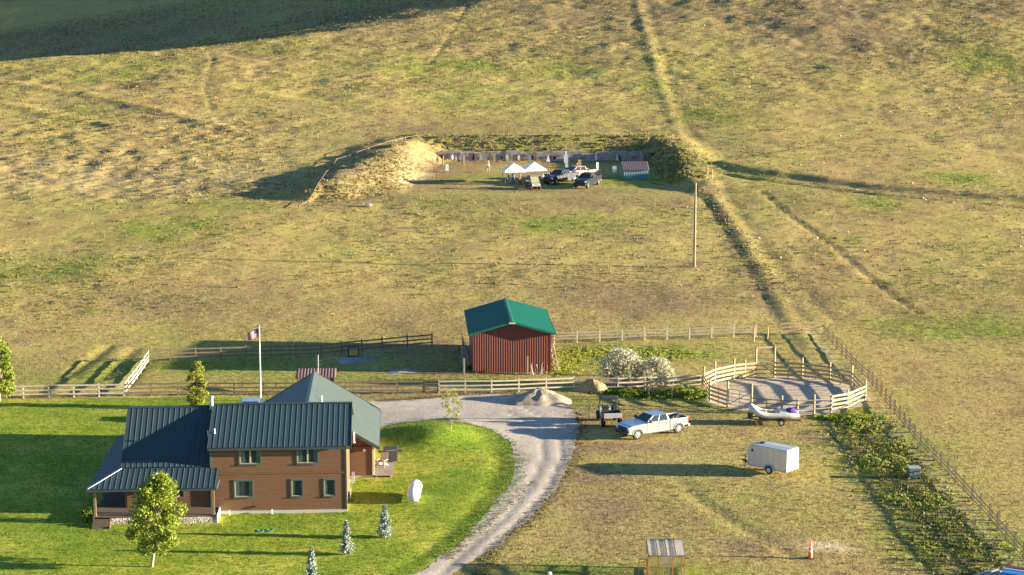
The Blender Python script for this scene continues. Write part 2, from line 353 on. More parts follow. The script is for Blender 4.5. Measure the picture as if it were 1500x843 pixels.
def sheet(name, sd, box, cell, dz, m, k='structure', G=None):
    xs = np.arange(box[0], box[1]+cell/2, cell); ys = np.arange(box[2], box[3]+cell/2, cell)
    mx, my = np.meshgrid(xs, ys, indexing='ij'); s = sd(mx, my); n1, n2 = mx.shape
    ins = s < 0
    e = cell*.2; gx = (sd(mx+e, my)-sd(mx-e, my))/(2*e); gy = (sd(mx, my+e)-sd(mx, my-e))/(2*e)
    nrm = np.maximum(gx*gx+gy*gy, .25); st = np.where(ins, 0, np.minimum(s, cell*1.2))/nrm
    mx2 = mx-np.clip(st*gx, -cell*.7, cell*.7); my2 = my-np.clip(st*gy, -cell*.7, cell*.7)
    i, j = np.meshgrid(np.arange(n1-1), np.arange(n2-1), indexing='ij')
    keep = (ins[:-1, :-1].astype(int)+ins[1:, :-1]+ins[:-1, 1:]+ins[1:, 1:]) >= 2
    a = (i*n2+j)[keep]; b = a+n2; c = b+1; d = a+1
    z = gz(mx2, my2)+dz
    V = np.stack([mx2.ravel(), my2.ravel(), z.ravel()], 1); F = np.concatenate([np.stack([a, b, c], 1), np.stack([a, c, d], 1)])
    u, inv = np.unique(F, return_inverse=True)
    o = trimesh(name, V[u], inv.reshape(F.shape), m); kind(o, k); return o
sheet('lawn', sd_lawn, (-139.5, 6, 112, 186), .25, .012, M_LAWN)
sheet('driveway', sd_drive, (-26, 12, 108, 182), .25, .02, M_GRAVEL)
sheet('arena_floor', sd_arena, (PENC[0]-9, PENC[0]+9, PENC[1]-9, PENC[1]+9), .25, .012, M_ARENA)

# ------------------------------------------------------------------ light
SUN_EL, SUN_AZ = R(8.6), R(-3.6)       # azimuth measured from +X, negative = towards the camera side
w = bpy.data.worlds.new('World'); sc.world = w; w.use_nodes = True; nt = w.node_tree
sky = nt.nodes.new('ShaderNodeTexSky'); sky.sky_type = 'NISHITA'; sky.sun_disc = False; sky.sun_elevation = SUN_EL; sky.sun_rotation = PI/2-SUN_AZ
sky.altitude = 1200; sky.ozone_density = 3.0; sky.air_density = 1.0; sky.dust_density = .3
bg = nt.nodes['Background']; bg.inputs["Strength"].default_value = SKY_S = .06; nt.links.new(sky.outputs[0], bg.inputs['Color'])
sd_ = bpy.data.lights.new('sun', 'SUN'); sd_.energy = 5.0; sd_.angle = R(.5); sd_.color = (1, .865, .62)
sun = bpy.data.objects.new('sun', sd_); COL.objects.link(sun)
sun.rotation_euler = Vector((math.cos(SUN_EL)*math.cos(SUN_AZ), math.cos(SUN_EL)*math.sin(SUN_AZ), math.sin(SUN_EL))).to_track_quat('Z', 'Y').to_euler()
vs = sc.view_settings; vs.view_transform = 'Standard'; vs.look = 'None'; vs.gamma = 1; vs.exposure = 2.5
sc.cycles.use_adaptive_sampling = True; sc.cycles.max_bounces = 6; sc.cycles.transparent_max_bounces = 8

# ================================================================== mesh building helpers
from mathutils.geometry import tessellate_polygon
class MB:
    def __init__(s): s.v = []; s.f = []; s.m = []; s.mi = 0; s.T = Matrix.Identity(4)
    def add(s, V, F, mi=None):
        n = len(s.v); s.v += [tuple(s.T @ Vector(p)) for p in V]; s.f += [tuple(i+n for i in f) for f in F]; s.m += [s.mi if mi is None else mi]*len(F); return s
    def box(s, x0, x1, y0, y1, z0, z1, mi=None, taper=None):
        V = [(x0, y0, z0), (x1, y0, z0), (x1, y1, z0), (x0, y1, z0), (x0, y0, z1), (x1, y0, z1), (x1, y1, z1), (x0, y1, z1)]
        if taper:
            tx, ty = taper; cx, cy = (x0+x1)/2, (y0+y1)/2
            V[4:] = [(cx+(x-cx)*tx, cy+(y-cy)*ty, z) for x, y, z in V[4:]]
        return s.add(V, [(3, 2, 1, 0), (4, 5, 6, 7), (0, 1, 5, 4), (1, 2, 6, 5), (2, 3, 7, 6), (3, 0, 4, 7)], mi)
    def hexa(s, V, mi=None):
        return s.add(V, [(3, 2, 1, 0), (4, 5, 6, 7), (0, 1, 5, 4), (1, 2, 6, 5), (2, 3, 7, 6), (3, 0, 4, 7)], mi)
    def bar(s, a, b, w, h=None, mi=None, up=(0, 0, 1)):
        h = h or w; a = Vector(a); b = Vector(b); d = (b-a).normalized(); u = Vector(up)
        if abs(d.dot(u)) > .95: u = Vector((0, 1, 0))
        sx = d.cross(u).normalized()*w/2; sz = sx.cross(d).normalized()*h/2
        return s.hexa([a-sx-sz, a+sx-sz, b+sx-sz, b-sx-sz, a-sx+sz, a+sx+sz, b+sx+sz, b-sx+sz], mi)
    def tube(s, pts, r, n=8, mi=None, cap=True):
        pts = [Vector(p) for p in pts]; rs = r if isinstance(r, (list, tuple)) else [r]*len(pts); V = []; F = []
        for i, p in enumerate(pts):
            d = (pts[min(i+1, len(pts)-1)]-pts[max(i-1, 0)]).normalized(); u = Vector((0, 0, 1)) if abs(d.z) < .9 else Vector((1, 0, 0))
            a = d.cross(u).normalized(); b = d.cross(a).normalized()
            for k in range(n): t = 2*PI*k/n; V.append(p+(a*math.cos(t)+b*math.sin(t))*rs[i])
        for i in range(len(pts)-1):
            for k in range(n): F.append((i*n+k, (i)*n+(k+1) % n, (i+1)*n+(k+1) % n, (i+1)*n+k))
        if cap: F.append(tuple(range(n-1, -1, -1))); F.append(tuple((len(pts)-1)*n+k for k in range(n)))
        return s.add(V, F, mi)
    def extr(s, prof, y0, y1, mi=None, ax='y'):
        n = len(prof)
        f3 = {'y': lambda a, b, t: (a, t, b), 'x': lambda a, b, t: (t, a, b), 'z': lambda a, b, t: (a, b, t)}[ax]
        V = [f3(a, b, y0) for a, b in prof]+[f3(a, b, y1) for a, b in prof]
        tr = tessellate_polygon([[Vector((a, b, 0)) for a, b in prof]])
        F = [tuple(t) for t in tr]+[tuple(i+n for i in reversed(t)) for t in tr]+[(i, (i+1) % n, (i+1) % n+n, i+n) for i in range(n)]
        return s.add(V, F, mi)
    def lathe(s, prof, c=(0, 0, 0), n=16, mi=None, ax='z'):
        V = []; F = []; c = Vector(c)
        for r, h in prof:
            for k in range(n):
                t = 2*PI*k/n; a, b = r*math.cos(t), r*math.sin(t)
                V.append(c+Vector({'z': (a, b, h), 'y': (a, h, b), 'x': (h, a, b)}[ax]))
        for i in range(len(prof)-1):
            for k in range(n): F.append((i*n+k, i*n+(k+1) % n, (i+1)*n+(k+1) % n, (i+1)*n+k))
        F.append(tuple(range(n-1, -1, -1))); F.append(tuple((len(prof)-1)*n+k for k in range(n)))
        return s.add(V, F, mi)
    def blobm(s, c, r, n=8, m=6, jit=0, mi=None):
        V = []; F = []; c = Vector(c)
        for i in range(m+1):
            ph = PI*i/m
            for k in range(n):
                t = 2*PI*k/n; q = 1+random.uniform(-jit, jit)
                V.append(c+Vector((r[0]*math.sin(ph)*math.cos(t), r[1]*math.sin(ph)*math.sin(t), r[2]*math.cos(ph)))*q)
        for i in range(m):
            for k in range(n): F.append((i*n+k, (i+1)*n+k, (i+1)*n+(k+1) % n, i*n+(k+1) % n))
        return s.add(V, F, mi)
    def build(s, name, mats, parent=None, bevel=0, smooth=False, label=None):
        me = bpy.data.meshes.new(name); me.from_pydata([tuple(p) for p in s.v], [], s.f)
        for m_ in (mats if isinstance(mats, (list, tuple)) else [mats]): me.materials.append(m_)
        me.polygons.foreach_set('material_index', s.m)
        import bmesh
        bm = bmesh.new(); bm.from_mesh(me); bmesh.ops.remove_doubles(bm, verts=bm.verts, dist=1e-5); bmesh.ops.recalc_face_normals(bm, faces=bm.faces); bm.to_mesh(me); bm.free()
        if smooth:
            me.polygons.foreach_set('use_smooth', [True]*len(me.polygons))
            try: me.set_sharp_from_angle(angle=R(38))
            except Exception: pass
        o = bpy.data.objects.new(name, me); COL.objects.link(o); o.parent = parent
        if bevel:
            b = o.modifiers.new('bevel', 'BEVEL'); b.width = bevel; b.segments = 2; b.limit_method = 'ANGLE'; b.angle_limit = R(35)
        if label: o['label'] = label
        return o
def thing(name, loc, rz, label, cat, group=None, s=1.0):
    o = bpy.data.objects.new(name, None); COL.objects.link(o); o.location = loc; o.rotation_euler = (0, 0, rz); o.empty_display_size = .3; o.scale = (s, s, s)
    tag(o, label, cat, group); return o
def tag(o, label, cat, group=None):
    o['label'] = label; o['category'] = cat
    if group: o['group'] = group
    return o
def place(o, loc, rz=0): o.location = loc; o.rotation_euler = (0, 0, rz); return o
def copy_tree(o, parent=None):
    c = o.copy(); COL.objects.link(c); c.parent = parent
    for ch in list(o.children): copy_tree(ch, c)
    return c
def copy_thing(o, loc, rz, label, **kw):
    c = copy_tree(o); c.location = loc; c.rotation_euler = (0, 0, rz); c['label'] = label
    for k, v in kw.items(): c[k] = v
    return c

RIB_ROOF = [(0, 0), (.33, 0), (.35, .022), (.375, .022), (.395, 0)]
RIB_WALL = [(0, 0), (.10, 0), (.13, .04), (.20, .04), (.23, 0)]
def ribbed(mb, poly, udir, rib=RIB_ROOF, th=.05, mi=None):
    """ribbed metal sheet over a convex planar polygon; ribs run at right angles to udir"""
    P3 = [Vector(p) for p in poly]; o = P3[0]; u = Vector(udir).normalized(); n = None
    for i in range(1, len(P3)-1):
        n = (P3[i]-o).cross(P3[i+1]-o)
        if n.length > 1e-6: break
    n.normalize()
    if n.z < -1e-3: n = -n
    if abs(n.z) <= 1e-3 and n.y > 0: n = -n
    v = n.cross(u).normalized(); q = [((p-o).dot(u), (p-o).dot(v)) for p in P3]
    u0, u1 = min(a for a, b in q), max(a for a, b in q); per = rib[-1][0]; us = []
    k = math.floor(u0/per)
    while k*per < u1:
        for a, h in rib[:-1]:
            if u0 < k*per+a < u1: us.append((k*per+a, h))
        k += 1
    us = [(u0, 0)]+us+[(u1, 0)]
    for a, b in q:
        if u0+.01 < a < u1-.01 and min(abs(a-x) for x, h in us) > .004: us.append((a, np.interp(a, [x for x, h in sorted(us)], [h for x, h in sorted(us)])))
    us.sort()
    def rng(a):
        vs_ = []
        for i in range(len(q)):
            (a0, b0), (a1, b1) = q[i], q[(i+1) % len(q)]
            if abs(a1-a0) < 1e-9:
                if abs(a-a0) < 1e-6: vs_ += [b0, b1]
            elif min(a0, a1)-1e-6 <= a <= max(a0, a1)+1e-6: vs_.append(b0+(b1-b0)*(a-a0)/(a1-a0))
        return min(vs_), max(vs_)
    V = []; F = []
    for a, h in us:
        lo, hi = rng(a)
        V += [o+u*a+v*lo+n*h, o+u*a+v*hi+n*h, o+u*a+v*lo-n*th, o+u*a+v*hi-n*th]
    for i in range(len(us)-1):
        b = 4*i; c = b+4
        F += [(b, c, c+1, b+1), (b+2, b+3, c+3, c+2), (b, b+2, c+2, c), (b+1, c+1, c+3, b+3)]
    e = 4*(len(us)-1); F += [(0, 1, 3, 2), (e, e+2, e+3, e+1)]
    mb.add(V, F, mi)

# ------------------------------------------------------------------ materials for things
M = {}
def dm(k, *a, **kw): M[k] = mat(k, *a, **kw)
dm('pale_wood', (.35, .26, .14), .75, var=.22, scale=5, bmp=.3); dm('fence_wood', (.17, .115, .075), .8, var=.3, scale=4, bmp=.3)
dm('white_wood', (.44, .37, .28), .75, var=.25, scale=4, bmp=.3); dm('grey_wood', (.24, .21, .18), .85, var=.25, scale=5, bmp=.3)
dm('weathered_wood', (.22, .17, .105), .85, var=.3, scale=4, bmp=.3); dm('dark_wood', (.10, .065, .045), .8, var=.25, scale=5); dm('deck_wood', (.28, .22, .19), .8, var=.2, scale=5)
dm('trim_green', (.07, .095, .08), .55); dm('fascia', (.035, .05, .055), .5); dm('white_paint', (.58, .57, .55), .45, var=.04)
dm('steel', (.45, .45, .46), .35, metal=.8, var=.08); dm('galvanised', (.42, .43, .44), .45, metal=.5, var=.15); dm('rubber', (.018, .018, .019), .85, var=.3); dm('black_plastic', (.02, .02, .022), .5, var=.2)
dm('concrete', (.42, .38, .34), .9, var=.12, bmp=.3); dm('curtain', (.38, .42, .40), .9, var=.1); dm('dark_room', (.02, .022, .022), .9)
dm('propane_white', (.62, .61, .59), .35, var=.03); dm('trailer_paint', (.68, .54, .43), .4, var=.03); dm('trailer_roof', (.34, .38, .42), .35, var=.05)
dm('canvas_white', (.80, .80, .80), .8, var=.03); dm('orange', (.75, .12, .02), .5); dm('red_lens', (.4, .02, .015), .3); dm('lamp_glass', (.75, .75, .72), .2)
dm('olive_canvas', (.19, .18, .12), .85); dm('teal_paint', (.07, .22, .25), .6, var=.1); dm('red_metal', (.23, .13, .11), .55, var=.15); dm('rust_roof', (.17, .13, .125), .6, var=.2)
dm('purple_cloth', (.06, .035, .19), .85, var=.3); dm('raft_grey', (.45, .44, .40), .5, var=.06); dm('black_tube', (.03, .03, .033), .6)
dm('skin', (.45, .27, .19), .6, var=.05); dm('hair', (.05, .03, .02), .8); dm('shirt_dark', (.03, .035, .05), .9); dm('shirt_white', (.6, .58, .55), .9); dm('shirt_red', (.3, .05, .05), .9); dm('jeans', (.05, .07, .12), .9); dm('khaki', (.3, .24, .15), .9); dm('shirt_blue', (.10, .16, .3), .9)
dm('blue_tarp', (.02, .22, .5), .5); dm('maroon', (.12, .02, .04), .45); dm('turquoise', (.03, .20, .17), .6); dm('brass', (.5, .35, .12), .4, metal=.8)
dm('pole_paint', (.50, .41, .39), .5, var=.05); dm('flag_red', (.42, .03, .07), .8); dm('flag_white', (.40, .33, .38), .8); dm('flag_blue', (.03, .04, .20), .8); dm('ochre', (.45, .30, .06), .8)
dm('blue_grey_box', (.07, .10, .11), .5); dm('block_wall', (.30, .25, .23), .9, var=.3, scale=1.2, bmp=.4); dm('purple_tarp', (.17, .12, .13), .8, var=.4, scale=.9)
dm('paint_pearl', (.50, .53, .58), .26, metal=.85, var=.02, coat=.6); dm('paint_dark', (.012, .018, .026), .35, metal=0, var=.05, coat=.25); dm('paint_pale_red', (.40, .27, .23), .5, var=.05)
dm('barn_red', (.17, .040, .028), .55, var=.10, scale=1.5); dm('barn_roof', (.003, .10, .068), .4, var=.08, scale=1.0)
dm('sunlit_roof_metal', (.065, .085, .080), .42, var=.06, scale=.8); dm('roof_metal', (.028, .050, .060), .48, spec=.3, var=.06, scale=.8)  # garage copy of the roof metal, lightened to carry its right slope's sunlight

def glass_mat(name, tint=(.02, .03, .035), rough=.04):
    m, nt, b = nodes(name); tc = N(nt, 'ShaderNodeTexCoord')
    c = ramp(nt, noise(nt, 1.5, 2, .5, tc.outputs['Object']), [(.3, tint), (.7, tuple(x*1.5 for x in tint))]); nt.links.new(c, b.inputs['Base Color'])
    b.inputs['Roughness'].default_value = rough; b.inputs['Specular IOR Level'].default_value = .35; return m
M['glass'] = glass_mat('window_glass')
def clear_glass(name, alpha, col=(.6, .65, .62)):
    m, nt, b = nodes(name); tc = N(nt, 'ShaderNodeTexCoord')
    c = ramp(nt, noise(nt, 2, 3, .5, tc.outputs['Object']), [(.3, col), (.7, tuple(x*1.1 for x in col))]); nt.links.new(c, b.inputs['Base Color'])
    b.inputs['Roughness'].default_value = .15; b.inputs['Alpha'].default_value = alpha; return m
M['house_glass'] = clear_glass('house_window_glass', .3, (.05, .09, .09)); M['wall_sheet'] = clear_glass('yellow_lit_sheet', .18, (.62, .50, .20)); M['greenhouse_sheet'] = clear_glass('greenhouse_sheet', .30, (.75, .68, .62))  # wall sheets tinted yellow to stand for the sunlit greenhouse interior
def siding(name, c0, c1, per=.2):
    m, nt, b = nodes(name); b.inputs['Roughness'].default_value = .7; tc = N(nt, 'ShaderNodeTexCoord'); v = tc.outputs['Object']
    n = noise(nt, 1.2, 4, .6, v, (1, 1, 6)); c = ramp(nt, n, [(.3, c0), (.7, c1)])
    n2 = noise(nt, 9, 4, .6, v, (.3, .3, 4)); c = mixc(nt, 1.0, c, ramp(nt, n2, [(.3, g1(.85)), (.7, g1(1.12))]), 'MULTIPLY'); nt.links.new(c, b.inputs['Base Color']); return m
M['siding'] = siding('brown_lap_siding', (.125, .056, .025), (.155, .074, .035))
def stone_mat():
    m, nt, b = nodes('river_stone'); b.inputs['Roughness'].default_value = .85; tc = N(nt, 'ShaderNodeTexCoord')
    vo = N(nt, 'ShaderNodeTexVoronoi'); vo.inputs['Scale'].default_value = 5.5; nt.links.new(tc.outputs['Object'], vo.inputs['Vector'])
    vd = N(nt, 'ShaderNodeTexVoronoi'); vd.feature = 'DISTANCE_TO_EDGE'; vd.inputs['Scale'].default_value = 5.5; nt.links.new(tc.outputs['Object'], vd.inputs['Vector'])
    s = N(nt, 'ShaderNodeSeparateColor'); nt.links.new(vo.outputs['Color'], s.inputs[0])
    c = ramp(nt, s.outputs[0], [(0, (.3, .25, .2)), (.5, (.55, .48, .4)), (1, (.7, .64, .56))])
    c = mixc(nt, ramp(nt, vd.outputs['Distance'], [(.03, g1(1)), (.09, g1(0))]), c, (.12, .09, .07)); nt.links.new(c, b.inputs['Base Color'])
    bump(nt, b, vd.outputs['Distance'], .8, .05); return m
M['stone'] = stone_mat()
def leaf_mat(name, cols, trans=.35, scale=2.0):
    m, nt, b = nodes(name); b.inputs['Roughness'].default_value = .6; b.inputs['Specular IOR Level'].default_value = .25
    g = N(nt, 'ShaderNodeNewGeometry'); ri = g.outputs['Random Per Island']
    k = math_(nt, 'ADD', math_(nt, 'MULTIPLY', ri, .5), math_(nt, 'MULTIPLY', noise(nt, scale, 3, .6), .5))
    n = len(cols); c = ramp(nt, k, [(.2+.55*i/(n-1), col) for i, col in enumerate(cols)]); nt.links.new(c, b.inputs['Base Color'])
    tr = N(nt, 'ShaderNodeBsdfTranslucent'); nt.links.new(c, tr.inputs['Color']); mx = N(nt, 'ShaderNodeMixShader'); mx.inputs[0].default_value = trans
    nt.links.new(b.outputs[0], mx.inputs[1]); nt.links.new(tr.outputs[0], mx.inputs[2]); nt.links.new(mx.outputs[0], nt.nodes['Material Output'].inputs['Surface']); return m
L_ASPEN = leaf_mat('broadleaf_foliage', [(.08, .13, .015), (.18, .24, .025), (.31, .34, .05)])
L_YELLOW = leaf_mat('yellowing_foliage', [(.09, .14, .018), (.19, .23, .03), (.30, .27, .05)])
L_SPRUCE = leaf_mat('blue_spruce_needles', [(.13, .18, .14), (.26, .32, .27), (.40, .44, .39)], .15)
L_SILVER = leaf_mat('silver_foliage', [(.28, .28, .19), (.38, .37, .26), (.48, .46, .35)], .45)
L_WEED = leaf_mat('weed_foliage', [(.05, .095, .012), (.12, .18, .018), (.22, .25, .03)])
L_WEED2 = leaf_mat('mixed_weed_foliage', [(.13, .20, .025), (.26, .31, .04), (.42, .39, .09)], .5, .5)
L_DRY = leaf_mat('dry_grass_blades', [(.085, .062, .026), (.15, .115, .042), (.22, .175, .065)], .2, .5)
L_LAWN = leaf_mat('lawn_blades', [(.06, .12, .010), (.10, .16, .012), (.15, .19, .02)], .3, .7)
L_SAGE = leaf_mat('hill_scrub', [(.10, .075, .036), (.17, .13, .055), (.20, .18, .065)], .15, .3)
L_BARK = mat('bark', (.30, .25, .2), .9, var=.3, scale=8, bmp=.4); L_DARKBARK = mat('dark_bark', (.1, .075, .06), .9, var=.3, scale=8)

# ------------------------------------------------------------------ foliage
def quads(C, S, rs, elong=1.0, up=0.0):
    """leaf faces: centres C (n,3), sizes S (n,)"""
    n = len(C); a = rs.randn(n, 3); a[:, 2] += up; a /= np.linalg.norm(a, axis=1)[:, None]; b = rs.randn(n, 3); b -= (a*b).sum(1)[:, None]*a; b /= np.linalg.norm(b, axis=1)[:, None]
    S = np.asarray(S)[:, None]; a = a*S*elong; b = b*S
    V = np.stack([C-a, C+b*.6, C+a, C-b*.6], 1).reshape(-1, 3); F = np.arange(4*n).reshape(-1, 4); return V, F
def leafobj(name, C, S, m, parent, seed=1, elong=1.3):
    rs = np.random.RandomState(seed); V, F = quads(np.asarray(C, float), S, rs, elong); o = trimesh(name, V, F, m, False); o.parent = parent; return o
def broad_tree(name, loc, h, cr, label, m=L_ASPEN, seed=1, n=3200, lean=0, base=.28, leaf=.11, bark=L_BARK, shape=1.0, ncl=26, cat='tree', group=None, tr=.1, vis_stem=True, spread=.30):
    rs = np.random.RandomState(seed); t = thing(name, loc, rs.rand()*6, label, cat, group)
    mb = MB(); top = Vector((lean, 0, h*.93)); pts = [Vector((0, 0, -.1))]+[Vector((lean*k+rs.randn()*.03*h*.3, rs.randn()*.03*h*.3, h*.93*k)) for k in (.25, .5, .75)]+[top]
    mb.tube(pts, [tr, tr*.85, tr*.6, tr*.35, tr*.1], 8); ctr = []
    for i in range(ncl):
        k = base+(1-base)*((i+.5)/ncl)**.9; az = i*2.4+rs.randn()*.4; env = math.sin(PI*min(1, max(.08, ((k-base)/(1-base))*.80+.16)))**.7
        r = cr*env*(.45+.6*rs.rand())*shape; p = Vector((lean*k+r*math.cos(az), r*math.sin(az), h*k)); k0 = max(.15, k-.22); q = Vector((lean*k0, 0, h*.93*k0))
        mb.tube([q, q.lerp(p, .55)+Vector((0, 0, .06*h*.3)), p], [tr*.35, tr*.2, tr*.07], 5); ctr.append(p)
    mb.build('trunk', bark, t, smooth=True)
    C = []; per = n//len(ctr)
    for p in ctr:
        sg = cr*spread*(.7+.5*rs.rand()); m_ = int(per*(.6+.8*rs.rand())); q = rs.randn(m_, 3); q = q/np.linalg.norm(q, axis=1)[:, None]*(rs.rand(m_, 1)**.45)*sg*1.35
        q[:, 2] *= .8; C.append(q+np.array(p))
    C = np.concatenate(C); leafobj('foliage', C, leaf*(.6+.8*rs.rand(len(C))), m, t, seed+5); return t
def spruce(loc, h, w, label, seed):
    rs = np.random.RandomState(seed); t = thing('spruce', loc, rs.rand()*6, label, 'tree', 'young blue spruces on the lawn')
    mb = MB(); mb.tube([(0, 0, -.1), (0, 0, h*.98)], [.06, .01], 7); C = []; S = []
    for i in range(int(h*15)):
        k = .05+.95*(i/(h*15)); r = w*(1-k)**.85*(.65+.6*rs.rand())+.03
        for j in range(7):
            az = rs.rand()*6.28; rr = r*(.75+.45*rs.rand()); tip = np.array([rr*math.cos(az), rr*math.sin(az), h*k+rr*.22]); b0 = np.array([0, 0, h*k-.03])
            if j < 2: mb.tube([b0, tip], [.012, .004], 4)
            for q in np.linspace(.25, 1, 9): C.append(b0+(tip-b0)*q+rs.randn(3)*.025); S.append(.075*(1.15-.4*q))
    mb.build('trunk', L_DARKBARK, t); leafobj('foliage', C, np.array(S), L_SPRUCE, t, seed, 1.5); return t

# tufts: one object each for the masses nobody could count
def tufts(name, XY, h, w, m, nb, seed, k='stuff', lean=.5):
    rs = np.random.RandomState(seed); n = len(XY); z = gz(XY[:, 0], XY[:, 1]); base = np.stack([XY[:, 0], XY[:, 1], z], 1)
    base = np.repeat(base, nb, 0); hh = np.repeat(h, nb)*(.5+.7*rs.rand(n*nb)); ww = np.repeat(w, nb)
    az = rs.rand(n*nb)*6.283; rad = ww*rs.rand(n*nb)*.5; base[:, 0] += np.cos(az)*rad; base[:, 1] += np.sin(az)*rad
    t = np.stack([-np.sin(az), np.cos(az), np.zeros_like(az)], 1)*(ww*.22)[:, None]; ln = hh*lean*(.3+rs.rand(n*nb))
    tip = base+np.stack([np.cos(az)*ln, np.sin(az)*ln, hh], 1); b0 = base.copy(); b0[:, 2] -= .02
    V = np.stack([b0-t, b0+t, tip], 1).reshape(-1, 3); F = np.arange(3*n*nb).reshape(-1, 3); o = trimesh(name, V, F, m, False); kind(o, k); return o
def scatter(n, x0, x1, y0, y1, seed): rs = np.random.RandomState(seed); return np.stack([rs.uniform(x0, x1, n), rs.uniform(y0, y1, n)], 1), rs
def outside(XY, margin=.2):
    x, y = XY[:, 0], XY[:, 1]; nr = y < 195; k = np.ones(len(x), bool)
    xs, ys = x[nr], y[nr]; a = np.minimum(np.minimum(sd_drive(xs, ys), sd_lawn(xs, ys)), sd_arena(xs, ys)) > margin; k[nr] = a; return k
HOUSE_FOOT = [fl(*p) for p in ((135, 765), (320, 768), (312, 755), (512, 750), (512, 705), (550, 702), (575, 680), (560, 625), (400, 600), (170, 700))]

XY, rs = scatter(150000, -75, 75, 112, 235, 3); XY = XY[np.abs(XY[:, 0]) < XY[:, 1]*.30]; XY = XY[outside(XY)]
d = fbm(XY[:, 0], XY[:, 1], 7, 2, 3); XY = XY[(d+.25*rs.randn(len(d))) > -.15]
tufts('dry_grass', XY, .025+.10*rs.rand(len(XY))**3, .12+.16*rs.rand(len(XY)), L_DRY, 4, 4)
XY, rs = scatter(230000, -140, 140, 225, 520, 5); XY = XY[np.abs(XY[:, 0]) < XY[:, 1]*.29]; x, y = XY[:, 0], XY[:, 1]
keep = (rs.rand(len(x)) < .35+.65*ss(300, 400, y)+.6*ss(-25, -48, x)*ss(265, 276, y)*ss(350, 325, y)) & ((fbm(x, y, 12, 4, 3)+.3*rs.randn(len(x))) > -.12) & ~((x > -16) & (x < 26) & (y > 272) & (y < 313.5))
XY = XY[keep]; tufts('hill_scrub', XY, .06+.30*rs.rand(len(XY))**3, .22+.35*rs.rand(len(XY)), L_SAGE, 4, 6, lean=.4)
XY, rs = scatter(90000, -52, 2, 120, 184, 8); x, y = XY[:, 0], XY[:, 1]; k = (sd_lawn(x, y) < -.1) & (polysd(x, y, HOUSE_FOOT) > .1) & (x > -y*.29); XY = XY[k]
tufts('lawn_grass', XY, .03+.06*rs.rand(len(XY)), .12+.12*rs.rand(len(XY)), L_LAWN, 3, 9, lean=.8)

# weeds: leafy ground cover in the green strips
def weeds(name, XY, h, w, m, per, seed, leaf=.07):
    rs = np.random.RandomState(seed); n = len(XY); z = gz(XY[:, 0], XY[:, 1]); C = np.repeat(np.stack([XY[:, 0], XY[:, 1], z], 1), per, 0); hh = np.repeat(h, per); ww = np.repeat(w, per)
    q = rs.rand(n*per)**.7; C[:, 2] += hh*q; az = rs.rand(n*per)*6.283; r = ww*np.sqrt(rs.rand(n*per))*(1.05-q*.6); C[:, 0] += r*np.cos(az); C[:, 1] += r*np.sin(az)
    V, F = quads(C, leaf*(.6+.8*rs.rand(n*per)), rs, 1.2, .8); o = trimesh(name, V, F, m, False); kind(o, 'stuff'); return o
def near_band(n, pts, wd, seed, f=fl):
    rs = np.random.RandomState(seed); P_ = [f(*p) for p in pts]; L = [math.dist(P_[i], P_[i+1]) for i in range(len(P_)-1)]; out = []
    for i in range(n):
        u = rs.rand()*sum(L); k = 0
        while u > L[k]: u -= L[k]; k += 1
        t = u/L[k]; a, b = P_[k], P_[k+1]; ww = np.interp((k+t)/len(L), np.linspace(0, 1, len(wd)), wd)
        out.append((a[0]+(b[0]-a[0])*t+rs.randn()*.55*ww, a[1]+(b[1]-a[1])*t+rs.randn()*ww*.35))
    return np.array(out), rs
XY, rs = near_band(2000, [(1255, 612), (1290, 660), (1335, 725), (1390, 790), (1430, 850)], [2.2, 2.8, 2.6, 2.8, 3.2], 21)
d = fbm(XY[:, 0], XY[:, 1], 4.5, 5, 3); k = d > -.42+.25*rs.rand(len(d)); XY = XY[k]; d = d[k]
weeds('weed_patch', XY, (.05+.4*np.clip(d+.2, 0, 1))*(.2+1.3*rs.rand(len(XY))**1.5), .12+.25*rs.rand(len(XY)), L_WEED2, 13, 22)
XY, rs = near_band(2600, [(1255, 612), (1290, 660), (1335, 725), (1390, 790), (1430, 850)], [2.6, 3.2, 3.2, 3.4, 3.6], 71); tufts('tall_grass', XY, .06+.25*rs.rand(len(XY))**2, .14+.14*rs.rand(len(XY)), L_DRY, 6, 72, lean=.5)
XY, rs = near_band(420, [(1215, 612), (1262, 612)], [1.2, 1.6], 23); weeds('weed_patch', XY, .06+.25*rs.rand(len(XY))**2, .25+.2*rs.rand(len(XY)), L_WEED2, 16, 24)
XY, rs = near_band(420, [(985, 578), (1005, 576), (1022, 584)], [1.0, 1.6, 1.2], 25); weeds('weed_patch', XY, .15+.6*rs.rand(len(XY))**2, .3+.25*rs.rand(len(XY)), L_WEED2, 22, 26)
XY, rs = near_band(1100, [(818, 548), (830, 520), (870, 520), (1000, 520)], [1.2, 2.5, 3.5, 3.0], 27); weeds('weed_patch', XY, .04+.10*rs.rand(len(XY))**2, .2+.3*rs.rand(len(XY)), L_WEED2, 14, 28)
XY, rs = near_band(420, [(880, 572), (960, 582)], [1.6, 1.8], 29); weeds('weed_patch', XY, .05+.22*rs.rand(len(XY))**2, .25+.25*rs.rand(len(XY)), L_WEED, 22, 30)
